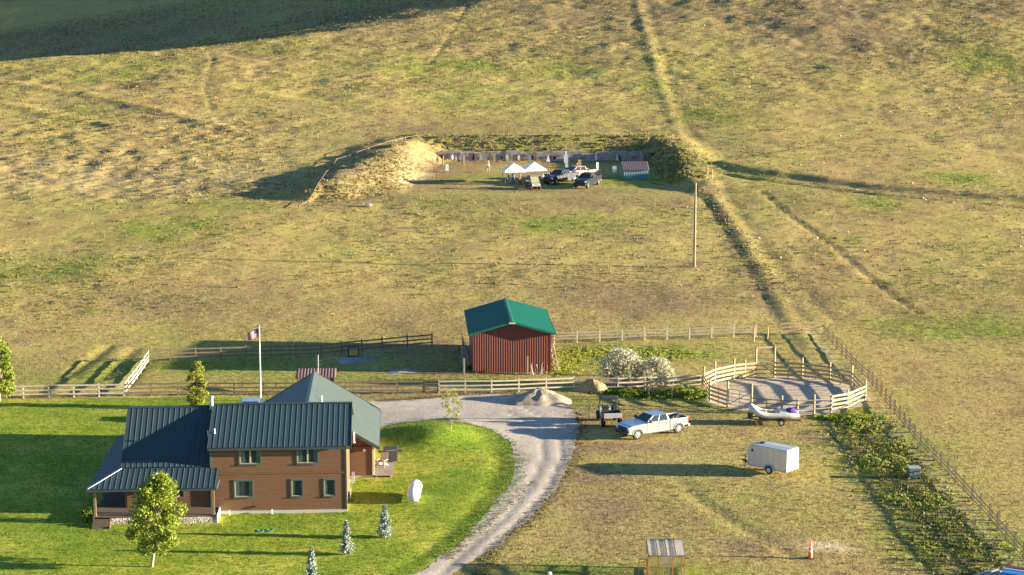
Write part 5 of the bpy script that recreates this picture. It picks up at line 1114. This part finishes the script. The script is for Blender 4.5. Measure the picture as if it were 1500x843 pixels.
b = MB(); b.tube([(L_/2+.7, .1, .05), (L_/2+.7, .1, .95)], .035, 8); b.lathe([(.1, .0), (.1, .04)], (L_/2+.7, .1, .02), 10); b.bar((L_/2+.7, .1, .95), (L_/2+.85, .1, .95), .03); b.build('jack', M['black_plastic'], t)
t_lp = MB(); t_lp.box(-L_/2-.02, -L_/2-.004, h-.35, h-.1, .5, .62); t_lp.build('taillight', M['red_lens'], t)

# inflatable raft on its trailer
r0, r1 = fl(1103, 622), fl(1172, 626); ctr = Vector(((r0[0]+r1[0])/2, (r0[1]+r1[1])/2+.8)); rz = math.atan2(r0[1]-r1[1], r0[0]-r1[0])+R(14)
t = thing('raft_trailer', (ctr.x, ctr.y, Z(ctr.x, ctr.y)), rz, 'black flat trailer carrying the inflatable raft beside the round pen', 'trailer')
b = MB()
for s in (-1, 1): b.bar((-2.1, s*.72, .48), (1.5, s*.72, .52), .07, .1); b.bar((1.5, s*.72, .52), (2.5, 0, .5), .07, .1)
for x in (-2.0, -1.2, -.4, .4, 1.2): b.bar((x, -.72, .5), (x, .72, .5), .06, .06)
b.bar((2.4, 0, .5), (2.8, 0, .5), .08, .08); b.build('frame', M['black_plastic'], t)
for s in (-1, 1):
    wheel(t, -.4, s*.92, .29, .17, 'white_paint', s); b = MB(); b.extr(arc(-.4, .32, .39, 5, 175, 10)+arc(-.4, .32, .35, 175, 5, 10), min(s*.8, s*1.02), max(s*.8, s*1.02)); b.build('fender', M['black_plastic'], t)
b = MB(); b.box(-2.1, 1.5, -.7, .7, .56, .585); b.build('deck', M['grey_wood'], t); b = MB(); b.tube([(2.2, .12, .0), (2.2, .12, .85)], .035, 8); b.box(2.0, 2.4, -.25, .25, .58, .95); b.build('winch', M['black_plastic'], t)
rf_z = .60
rt = thing('inflatable_raft', (ctr.x, ctr.y, Z(ctr.x, ctr.y)+rf_z), rz, 'pale grey inflatable raft with upturned bow tied on the flat trailer', 'raft')
b = MB(); path = []; tr = .26
for x in np.linspace(-2.0, 1.5, 9): path.append((x, -.68, .26+max(0, x-.6)**2*.25))
for a in np.linspace(-70, 70, 8): path.append((1.6+.55*math.cos(R(a)), .68*math.sin(R(a)), .26+(1.6+.55*math.cos(R(a))-.6)**2*.27))
for x in np.linspace(1.5, -2.0, 9): path.append((x, .68, .26+max(0, x-.6)**2*.25))
b.tube(path, [.10, .22]+[tr]*22+[.22, .10], 12); b.build('buoyancy_tube', M['raft_grey'], rt, smooth=True)
b = MB(); b.extr([(-1.8, .1), (.8, .1), (1.9, .42), (1.9, .46), (.8, .16), (-1.8, .16)], -.5, .5); b.build('floor', M['black_tube'], rt)
for x in (-.1, .9): b = MB(); b.tube([(x, -.55, .42+max(0, x-.6)**2*.25), (x, .55, .42+max(0, x-.6)**2*.25)], .14, 10); b.build('thwart', M['raft_grey'], rt, smooth=True)
b = MB(); b.box(-.9, -.3, -.5, .5, .2, .62); b.box(-.95, -.25, -.75, .75, .5, .56); b.build('rowing_frame', M['white_paint'], rt, bevel=.03)
b = MB(); b.tube([(-.7, .75, .65), (1.3, .62, .75)], .03, 6); b.box(1.2, 1.75, .55, .72, .73, .76); b.build('oar', M['pale_wood'], rt)
b = MB(); b.blobm((-1.35, 0, .42), (.55, .72, .38), 14, 9, .10); tag(place(b.build('cloth_bundle', M['purple_cloth']), (ctr.x, ctr.y, Z(ctr.x, ctr.y)+rf_z), rz), 'dark purple cloth bundle heaped in the stern of the raft', 'bundle')
b = MB(); b.box(.25, .6, -.4, .0, .35, .62); tag(place(b.build('cool_box', M['white_wood'], bevel=.03), (ctr.x, ctr.y, Z(ctr.x, ctr.y)+rf_z-.02), rz), 'small pale box sitting amidships in the raft', 'box')

# white car roof seen behind the house ridge
p = fl(372, 595, 1.3); pz = Z(*p); pickup(Vector((p[0], p[1]-.2, pz)), R(2), 'paint_pearl', 'silver-white vehicle half hidden behind the house roof near the flagpole', 'parked vehicle', cargo=False)

M['ochre_wood'] = mat('ochre_timber', (.42, .27, .10), .7, var=.2, scale=5)
# utility box in the weeds, cone, greenhouse
p = at(1338, 700); t = thing('utility_box', p, R(5), 'dark blue-grey utility box with a pale lid standing in the weeds', 'utility box')
b = MB(); b.box(-.45, .45, -.35, .35, -.1, .82); b.build('cabinet', M['blue_grey_box'], t, bevel=.03); b = MB(); b.box(-.48, .48, -.38, .38, .82, .89); b.build('lid', M['galvanised'], t, bevel=.02); b = MB(); b.box(-.03, .03, -.37, -.352, .35, .5); b.build('latch', M['galvanised'], t)
p = at(1187, 818); t = thing('traffic_marker', p, R(8), 'tall slim orange traffic cone with white bands in the rough grass', 'cone')
b = MB(); b.lathe([(.17, .06), (.055, 1.12), (.04, 1.15)], n=18); cn = b.build('cone', M['orange'], t, smooth=True)
for z in (.45, .75): b = MB(); r1_, r2_ = .17-.115*(z-.06)/1.06, .17-.115*(z+.16-.06)/1.06; b.lathe([(r1_+.004, z), (r2_+.004, z+.16)], n=18); b.build('band', M['white_paint'], cn)
b = MB(); b.box(-.24, .24, -.24, .24, 0, .06); b.build('base', M['rubber'], t, bevel=.02); b = MB(); b.tube([(0, 0, 1.1), (-.02, 0, 1.3)], .018, 6); b.build('tip', M['orange'], t)
p = fl(976, 851); gh = thing('greenhouse', (p[0], p[1], Z(*p)), R(-1), 'small timber-framed greenhouse with clear ribbed roof at the bottom edge', 'greenhouse')
GWd, GDp, GHf, GHb = 2.35, 2.6, 1.68, 1.88; 
b = MB()
for x in (-GWd/2, GWd/2):
    for y, z in ((0, GHf), (GDp, GHb)): b.bar((x, y, -.1), (x, y, z), .09)
    b.bar((x, 0, GHf), (x, GDp, GHb), .09); b.bar((x, .045, 1.0), (x, GDp-.045, 1.0), .07); b.bar((x, .045, .1), (x, GDp-.045, .1), .09)
for x in (-GWd/6, GWd/6): b.bar((x, 0, 0), (x, 0, GHf), .07); b.bar((x, GDp, 0), (x, GDp, GHb), .07)
for z in (.1, 1.0, GHf): b.bar((-GWd/2+.045, 0, z), (GWd/2-.045, 0, z), .08)
for z in (.1, 1.0, GHb): b.bar((-GWd/2+.045, GDp, z), (GWd/2-.045, GDp, z), .08)
b.build('frame', M['ochre_wood'], gh)
b = MB()
for i in range(1, 4): x = -GWd/2+GWd*i/4; b.bar((x, -.12, GHf+.135), (x, GDp+.05, GHb+.135), .06, .04)
b.bar((-GWd/2, -.1, GHf+.05), (-GWd/2, GDp+.08, GHb+.06), .06, .07); b.bar((GWd/2, -.1, GHf+.05), (GWd/2, GDp+.08, GHb+.06), .06, .07); b.bar((-GWd/2, GDp+.1, GHb+.06), (GWd/2, GDp+.1, GHb+.06), .08, .1); b.build('roof_bars', M['fascia'], gh)
b = MB(); ribbed(b, [(-GWd/2, -.12, GHf+.10), (GWd/2, -.12, GHf+.10), (GWd/2, GDp+.05, GHb+.10), (-GWd/2, GDp+.05, GHb+.10)], (1, 0, 0), [(0, 0), (.39, .004), (.78, 0)], .004); b.build('roof', M['greenhouse_sheet'], gh)
for q in ([(-GWd/2, -.05, .1), (GWd/2, -.05, .1), (GWd/2, -.05, GHf), (-GWd/2, -.05, GHf)], [(GWd/2+.05, 0, .1), (GWd/2+.05, GDp, .1), (GWd/2+.05, GDp, GHb), (GWd/2+.05, 0, GHf)], [(-GWd/2, GDp+.05, .1), (GWd/2, GDp+.05, .1), (GWd/2, GDp+.05, GHb), (-GWd/2, GDp+.05, GHb)]):
    b = MB(); q = [(a*.955, b_*.94+.07, c) for a, b_, c in q]; b.add(q, [(0, 1, 2, 3)]); o = b.build('wall_sheet', M['wall_sheet'], gh); m_ = o.modifiers.new('s', 'SOLIDIFY'); m_.thickness = .008
b = MB(); b.box(-GWd/2-.65, -GWd/2-.6, -.1, -.05, .1, 1.5); b.box(-GWd/2-.1, -GWd/2-.05, -.1, -.05, .1, 1.5)
for z in (.1, .8, 1.45): b.box(-GWd/2-.6, -GWd/2-.1, -.1, -.05, z, z+.06)
b.build('door', M['fence_wood'], gh, label='open brown timber door on the left')
b = MB(); b.box(-.18, .28, .9, 1.5, .8, .84); b.box(-.15, -.1, .95, 1.0, 0, .8); b.box(.2, .25, .95, 1.0, 0, .8); b.box(-.15, -.1, 1.4, 1.45, 0, .8); b.box(.2, .25, 1.4, 1.45, 0, .8); b.box(-.16, .26, .92, 1.48, .84, 1.32)
tag(place(b.build('white_crate', M['white_paint']), (p[0], p[1], Z(*p)), R(-1)), 'white box on a stand inside the greenhouse', 'box')
p = fl(805, 868); t = thing('hydrant_post', (p[0], p[1], Z(*p)), 0, 'small post with a white and red cap at the bottom edge', 'hydrant'); b = MB(); b.lathe([(.09, -.2), (.08, 1.15)], n=12); b.build('stem', M['galvanised'], t); b = MB(); b.lathe([(.11, 1.15), (.14, 1.2), (.14, 1.34), (.09, 1.38)], n=12); b.build('cap', M['white_paint'], t, smooth=True); b = MB(); b.lathe([(.10, 1.02), (.10, 1.14)], n=12); b.build('collar', M['red_metal'], t)
# things under covers in the bottom right corner
p = fl(1489, 858); t = thing('covered_boat', (p[0], p[1], Z(*p)), R(-30), 'blue and maroon covered load at the bottom right corner', 'covered load')
b = MB(); b.extr([(-1.0, 0), (-1.0, .65), (-.6, .95), (.1, 1.0), (.1, 0)], -.9, .9, ax='x'); b.build('blue_cover', M['blue_tarp'], t, bevel=.08)
b = MB(); b.extr([(.12, 0), (.12, 1.0), (.9, 1.02), (1.5, .8), (1.5, 0)], -.95, .95, ax='x'); b.build('maroon_cover', M['maroon'], t, bevel=.08); b = MB(); b.box(-.97, .97, .06, .16, .02, 1.03); b.build('white_strap', M['white_paint'], t)
p = fl(1445, 850); t = thing('timber_stack', (p[0], p[1], Z(*p)), R(40), 'grey stack of boards in the weeds at the bottom right', 'boards')
for i in range(6): b = MB(); b.bar((-1.6, -.5+.2*i, .35+.04*(i % 2)), (1.6, -.5+.2*i, .35+.05*((i+1) % 2)), .16, .05); b.build('board', M['galvanised' if i % 2 else 'grey_wood'], t)
p = at(540, 303); t = MB(); t.blobm((0, 0, .15), (.55, .4, .3), 9, 6, .18); tag(place(t.build('boulder', M['grey_wood']), p), 'grey boulder lying at the foot of the left mound', 'boulder')

# ================================================================== people
import bmesh
def person(loc, rz, top, legs, label, pose='stand', cat='person', hatc='hair'):
    J = {'pel': (0, 0, .95), 'bel': (0, 0, 1.12), 'che': (0, .0, 1.32), 'nk': (0, 0, 1.50), 'hd0': (0, .01, 1.58), 'hd1': (0, .02, 1.70), 'hd2': (0, .01, 1.77)}
    Rd = {'pel': .155, 'bel': .14, 'che': .165, 'nk': .06, 'hd0': .075, 'hd1': .10, 'hd2': .07}; E = [('pel', 'bel'), ('bel', 'che'), ('che', 'nk'), ('nk', 'hd0'), ('hd0', 'hd1'), ('hd1', 'hd2')]
    dz = 0
    for s, n in ((-1, 'l'), (1, 'r')):
        if pose == 'sit': kn, an, to = (s*.12, .42, .98), (s*.12, .46, .52), (s*.13, .62, .47); dz = -.47
        elif pose == 'walk': kn, an, to = (s*.10, .12*s+.06, .50), (s*.10, .26*s-.02, .09), (s*.11, .26*s+.13, .04)
        else: kn, an, to = (s*.12, .03, .50), (s*.14, 0, .09), (s*.16, .14, .04)
        if pose == 'reach': el, wr = (s*.26, .12, 1.22), (s*.22, .36, 1.30)
        elif pose == 'sit': el, wr = (s*.27, .05, 1.16), (s*.20, .28, 1.10)
        elif pose == 'akimbo': el, wr = (s*.38, -.04, 1.20), (s*.20, .06, 1.03)
        else: el, wr = (s*.27, -.03-.08*s*(pose == 'walk'), 1.16), (s*.29, .06+.10*s*(pose == 'walk'), .92)
        J.update({'hp'+n: (s*.10, 0, .90), 'kn'+n: kn, 'an'+n: an, 'to'+n: to, 'sh'+n: (s*.19, 0, 1.42), 'el'+n: el, 'wr'+n: wr}); Rd.update({'hp'+n: .10, 'kn'+n: .065, 'an'+n: .045, 'to'+n: .04, 'sh'+n: .062, 'el'+n: .045, 'wr'+n: .03})
        E += [('pel', 'hp'+n), ('hp'+n, 'kn'+n), ('kn'+n, 'an'+n), ('an'+n, 'to'+n), ('che', 'sh'+n), ('sh'+n, 'el'+n), ('el'+n, 'wr'+n)]
        d = (Vector(wr)-Vector(el)).normalized(); sd = d.cross(Vector((0, 1, 0.1))).normalized(); pm = Vector(wr)+d*.07; J['pm'+n] = tuple(pm); Rd['pm'+n] = .032; E.append(('wr'+n, 'pm'+n))
        fw = d.cross(sd).normalized()
        for k, (o_, l) in enumerate(((-.03, .075), (-.01, .085), (.01, .08), (.03, .062))):
            a = pm+fw*o_+d*.02; b2 = a+d*l*.6+sd*.0; c2 = b2+d*l*.35+fw*.0+Vector((0, .015, 0)); J[f'f{k}a{n}'] = tuple(b2); J[f'f{k}b{n}'] = tuple(c2); Rd[f'f{k}a{n}'] = .010; Rd[f'f{k}b{n}'] = .008; E += [('pm'+n, f'f{k}a{n}'), (f'f{k}a{n}', f'f{k}b{n}')]
        a = Vector(wr)+d*.03+fw*.045+Vector((0, .03, 0)); J['th'+n] = tuple(a); Rd['th'+n] = .011; E.append(('wr'+n, 'th'+n))
    ks = list(J); me = bpy.data.meshes.new('person'); me.from_pydata([J[k] for k in ks], [(ks.index(a), ks.index(b)) for a, b in E], [])
    tmp = bpy.data.objects.new('person_tmp', me); COL.objects.link(tmp); sk = tmp.modifiers.new('s', 'SKIN'); sk.use_smooth_shade = True
    for i, k in enumerate(ks): me.skin_vertices[0].data[i].radius = (Rd[k], Rd[k]*(.8 if k in ('pel', 'bel', 'che') else 1)); me.skin_vertices[0].data[i].use_root = (k == 'pel')
    su = tmp.modifiers.new('u', 'SUBSURF'); su.levels = 1; su.render_levels = 1
    dg = bpy.context.evaluated_depsgraph_get(); bm_ = bpy.data.meshes.new_from_object(tmp.evaluated_get(dg)); bpy.data.objects.remove(tmp)
    for m_ in (M['skin'], M[top], M[legs], M['black_plastic']): bm_.materials.append(m_)
    zs = .92 if pose != 'sit' else .98; idx = []
    wl, wr_ = Vector(J['wrl']), Vector(J['wrr'])
    for p_ in bm_.polygons:
        c_ = p_.center; hand = min((c_-wl).length, (c_-wr_).length) < .13 and (abs(c_.x) > .16)
        if c_.z > 1.50 or (hand and (c_-Vector(J['pml'])).length < .16) or (hand and (c_-Vector(J['pmr'])).length < .16): idx.append(0)
        elif min((c_-Vector(J['tol'])).length, (c_-Vector(J['tor'])).length) < .13 or min((c_-Vector(J['anl'])).length, (c_-Vector(J['anr'])).length) < .07: idx.append(3)
        elif c_.z > zs and not (pose == 'sit' and c_.y > .16 and abs(c_.x) < .2 and c_.z < 1.08): idx.append(1)
        else: idx.append(2)
    bm_.polygons.foreach_set('material_index', idx)
    o = bpy.data.objects.new('person', bm_); COL.objects.link(o); o.location = Vector(loc)+Vector((0, 0, dz)); o.rotation_euler = (0, 0, rz); tag(o, label, cat)
    h_ = MB(); h_.blobm((0, -.015, 1.74), (.105, .12, .085), 12, 8)
    if hatc != 'hair': h_.lathe([(.17, 1.735), (.175, 1.745), (.11, 1.76)], (0, .03, 0), 14)
    h_.build('hair' if hatc == 'hair' else 'hat', M[hatc], o, smooth=True)
    f = MB(); f.blobm((0, .118, 1.665), (.016, .022, .028), 8, 6); f.build('nose', M['skin'], o, smooth=True)
    for s in (-1, 1): f = MB(); f.blobm((s*.038, .103, 1.695), (.014, .010, .009), 8, 6); f.build('eye', M['black_plastic'], o); f = MB(); f.blobm((s*.103, .01, 1.68), (.014, .026, .036), 8, 6); f.build('ear', M['skin'], o)
    f = MB(); f.blobm((0, .103, 1.625), (.028, .008, .007), 8, 6); f.build('mouth', M['red_metal'], o)
    return o

# ================================================================== shooting range
p = at(790, 243); wy = 313.2
t = thing('backstop_wall', (5.2, wy, Z(5, 312.5)), 0, 'long low pinkish-grey block backstop wall along the back of the range', 'wall')
b = MB(); x0, x1 = -18.2, 20.2; n = 16
for i in range(n):
    a, c = x0+(x1-x0)*i/n, x0+(x1-x0)*(i+1)/n; h = 1.55+.18*math.sin(i*1.7)+.12*math.sin(i*3.1); b.box(a+.01, c-.01, -.12+.05*math.sin(i*2.3), .5, -.2, h)
b.build('blocks', M['block_wall'], t)
b = MB(); rs = random.Random(4)
for i in range(26): x = rs.uniform(x0, x1); b.box(x, x+rs.uniform(.3, 1.2), -.20, -.175, rs.uniform(.2, .5), rs.uniform(.8, 1.5))
b.build('bullet_boards', M['purple_tarp'], t)
def target(px, py, label, kind_, h=1.0, w=.5, dy=0):
    p = at(px, py); p.y += dy; p.z = Z(p.x, p.y); t = thing('shooting_target', p, R(random.uniform(-6, 6)), label, 'target', 'pale targets standing on the range')
    if kind_ == 'sil':
        b = MB(); b.extr([(-w/2, .35), (w/2, .35), (w/2, .35+h*.55), (w*.22, .35+h*.68), (w*.22, .35+h), (-w*.22, .35+h), (-w*.22, .35+h*.68), (-w/2, .35+h*.55)], -.02, .02); b.build('plate', M['white_paint'], t)
    elif kind_ == 'tri': b = MB(); b.extr([(-w/2, .3), (w/2, .3), (.05, .3+h), (-.05, .3+h)], -.02, .02); b.build('plate', M['white_paint'], t)
    elif kind_ == 'oval': b = MB(); b.extr([(w/2*math.cos(a), .35+h/2+h/2*math.sin(a)) for a in np.linspace(0, 2*PI, 15)[:-1]], -.02, .02); b.build('plate', M['white_paint'], t)
    else: b = MB(); b.box(-w/2, w/2, -.03, .03, .35, .35+h); b.build('plate', M['canvas_white'] if kind_ == 'box' else M['pale_wood'], t)
    for s in (-1, 1): b = MB(); b.bar((s*w*.4, .06, -.1), (s*w*.36, .05, .6), .05); b.build('leg', M['pale_wood'], t)
    b = MB(); b.box(-w*.55, w*.55, .03, .08, .28, .34); b.build('crosspiece', M['pale_wood'], t)
    return t
T = [(632, 240, 'oval target at the far left foot of the range', 'oval', .8, .45), (641, 240, 'second pale target from the left end of the range', 'sil', .9, .4), (663, 238, 'pale oval target right of the first dark post', 'oval', .9, .45), (668, 239, 'narrow target just right of the oval by the dark post', 'sil', .8, .35), (673, 238, 'small target left of the second dark post', 'oval', .7, .35), (704, 238, 'white triangular target against the wall above the walking person', 'tri', .9, .5), (724, 240, 'tall ochre-legged target right of the walking person', 'wood', 1.3, .4), (743, 239, 'white oval target above the left canopy', 'oval', 1.0, .5), (760, 238, 'small oval target between the two canopies', 'oval', .8, .35), (776, 240, 'white oval target above the right canopy', 'oval', 1.0, .5), (803, 240, 'white bell-shaped target right of the canopies', 'tri', 1.0, .6), (873, 238, 'upright pale target behind the dark truck', 'sil', 1.2, .45), (904, 238, 'pale bell-shaped target left of the small shed', 'tri', 1.0, .5)]
for a in T: target(*a[:2], a[2], a[3], a[4], a[5])
target(655, 254, 'white board target standing alone in the grass left of the walking person', 'box', 1.0, .45); target(900, 257, 'grey-white two-panel target left of the small shed', 'box', 1.0, .6)
target(830, 249, 'tall bright white target behind the pale red pickup', 'box', 1.9, .45); target(849, 249, 'yellowish square target between the trucks', 'wood', 1.2, .5); target(875, 256, 'tall pale target just behind the dark truck bed', 'box', 1.5, .35); target(829, 242, 'white silhouette target at the wall above the pale red pickup', 'sil', 1.8, .6)
for px, lb in ((649, 'dark thick post at the left end of the range wall'), (679, 'dark thick post right of the narrow targets'), ):
    p = at(px, 243); b = MB(); b.tube([(0, 0, -.2), (0, 0, 1.5)], .11, 8); b.lathe([(.115, 1.48), (.08, 1.54)], n=8); tag(place(b.build('timber_post', M['fence_wood']), p), lb, 'post')
# small shed
p = at(931, 263); t = thing('range_shed', p+Vector((0, .8, 0)), R(2), 'small range shed with rust-brown ribbed roof and teal wall with sunlight painted on its ribs', 'shed')
b = MB(); ribbed(b, [(-1.85, -1.0, .0), (1.85, -1.0, .0), (1.85, -1.0, 1.45), (-1.85, -1.0, 1.45)], (1, 0, 0), [(0, 0), (.11, 0), (.13, .04), (.22, .04), (.24, 0)]); b.build('wall', M['teal_paint'], t, label='ribbed teal front wall, sunlight painted pale on its upper part')
b = MB(); b.box(-1.85, 1.85, -.93, 1.9, 0, 1.42); b.build('wall', M['teal_paint'], t)
b = MB(); ribbed(b, [(-2.0, -1.25, 1.42), (2.0, -1.25, 1.42), (2.0, 2.05, 2.30), (-2.0, 2.05, 2.30)], (1, 0, 0), [(0, 0), (.12, 0), (.14, .05), (.24, .05), (.26, 0)]); b.build('roof', M['rust_roof'], t)
b = MB(); b.box(-1.84, 1.84, 1.9, 1.98, 1.40, 2.16); b.build('wall', M['teal_paint'], t)
b = MB()
for i in range(15): x = -1.74+i*.245; b.box(x, x+.08, -1.07, -1.05, .70+.3*(i/15), 1.40)
b.build('sunlit_strips', M['white_paint'], t)  # white strips stand for sunlit ribs above the mound's shadow edge
# canopies
def canopy(px, py, rz, label):
    p = at(px, py); t = thing('pop_up_canopy', p, rz, label, 'canopy', 'white pop-up canopies on the range'); h, e, a = 1.55, 2.0, 2.95
    b = MB(); b.add([(-h, -h, e), (h, -h, e), (h, h, e), (-h, h, e), (0, 0, a), (-h, -h, e-.22), (h, -h, e-.22), (h, h, e-.22), (-h, h, e-.22)], [(0, 1, 4), (1, 2, 4), (2, 3, 4), (3, 0, 4), (0, 5, 6, 1), (1, 6, 7, 2), (2, 7, 8, 3), (3, 8, 5, 0)]); o = b.build('cover', M['canvas_white'], t); m_ = o.modifiers.new('s', 'SOLIDIFY'); m_.thickness = .015
    for x in (-1, 1):
        for y in (-1, 1): b = MB(); b.bar((x*1.5, y*1.5, -.05), (x*1.5, y*1.5, e), .05); b.build('leg', M['steel'], t)
    b = MB()
    for s in (-1, 1): b.bar((-1.5, s*1.5, 1.75), (1.5, s*1.5, 1.95), .025); b.bar((s*1.5, -1.5, 1.75), (s*1.5, 1.5, 1.95), .025); b.bar((s*1.5, s*1.5, 1.9), (0, 0, 2.7), .03); b.bar((s*1.5, -s*1.5, 1.9), (0, 0, 2.7), .03)
    b.build('truss', M['steel'], t); return t
canopy(753, 269, R(8), 'left white pop-up canopy, farther from the trucks'); canopy(783, 267, R(10), 'right white pop-up canopy with the utility buggy parked before it')
p = at(781, 279); q = Vector((p.x, p.y+1.2, 0)); q.z = Z(q.x, q.y); buggy(q, R(-72), 'olive utility buggy with covered windshield parked in front of the canopies', 'olive_canvas', 'olive_canvas')
p = at(862, 276); q = Vector((p.x-.1, p.y+2.0, 0)); q.z = Z(q.x, q.y); pickup(q, R(-112), 'paint_dark', 'dark pickup parked nearest the camera at the range, front wheels to the field', rack=True)
p = at(826, 271); q = Vector((p.x-.4, p.y+2.2, 0)); q.z = Z(q.x, q.y); pickup(q, R(-128), 'paint_dark', 'dark blue-grey pickup between the canopies and the other dark truck', cargo=False)
p = at(843, 266); q = Vector((p.x+.3, p.y+2.4, 0)); q.z = Z(q.x, q.y); pickup(q, R(-150), 'paint_pale_red', 'pale red pickup loaded with dark gear behind the two dark trucks', cargo=True)
pp = lambda px, py: at(px, py)
person(pp(715, 253), R(150), 'shirt_white', 'khaki', 'person in pale shirt walking over the range grass towards the camera', 'walk', hatc='khaki')
for px, py, rz, tp, lg, po, lb, ht in [(746, 271, 200, 'shirt_dark', 'jeans', 'stand', 'person in dark shirt standing at the left edge of the left canopy', 'hair'), (752, 270, 160, 'shirt_blue', 'jeans', 'reach', 'person in blue shirt reaching to the table under the left canopy', 'hair'), (762, 271, 230, 'shirt_red', 'shirt_dark', 'stand', 'person in red shirt standing under the left canopy', 'hair'),
        (795, 271, 140, 'shirt_white', 'jeans', 'reach', 'person in white shirt at the right edge of the right canopy', 'hair'), (799, 270, 190, 'shirt_dark', 'shirt_dark', 'akimbo', 'person in dark clothes with hands on hips right of the canopies', 'shirt_dark'), (804, 270, 120, 'shirt_dark', 'jeans', 'stand', 'person in dark shirt and jeans nearest the dark pickup', 'hair'), (845, 256, 180, 'shirt_dark', 'jeans', 'stand', 'person in dark shirt behind the pale red pickup', 'hair')]:
    person(pp(px, py), R(rz), tp, lg, lb, po, hatc=ht)
for (px, py, lb) in ((756, 268, 'folding table under the left canopy'), (788, 267, 'folding table under the right canopy')):
    p = at(px, py); t = thing('folding_table', p, R(6), lb, 'table'); b = MB(); b.box(-.9, .9, -.37, .37, .72, .76); b.build('top', M['white_paint'], t)
    for x in (-.75, .75): b = MB(); b.bar((x, -.3, 0), (x, .3, .72), .03); b.bar((x, .3, 0), (x, -.3, .72), .03); b.build('leg', M['steel'], t)
bpy.context.view_layer.update()
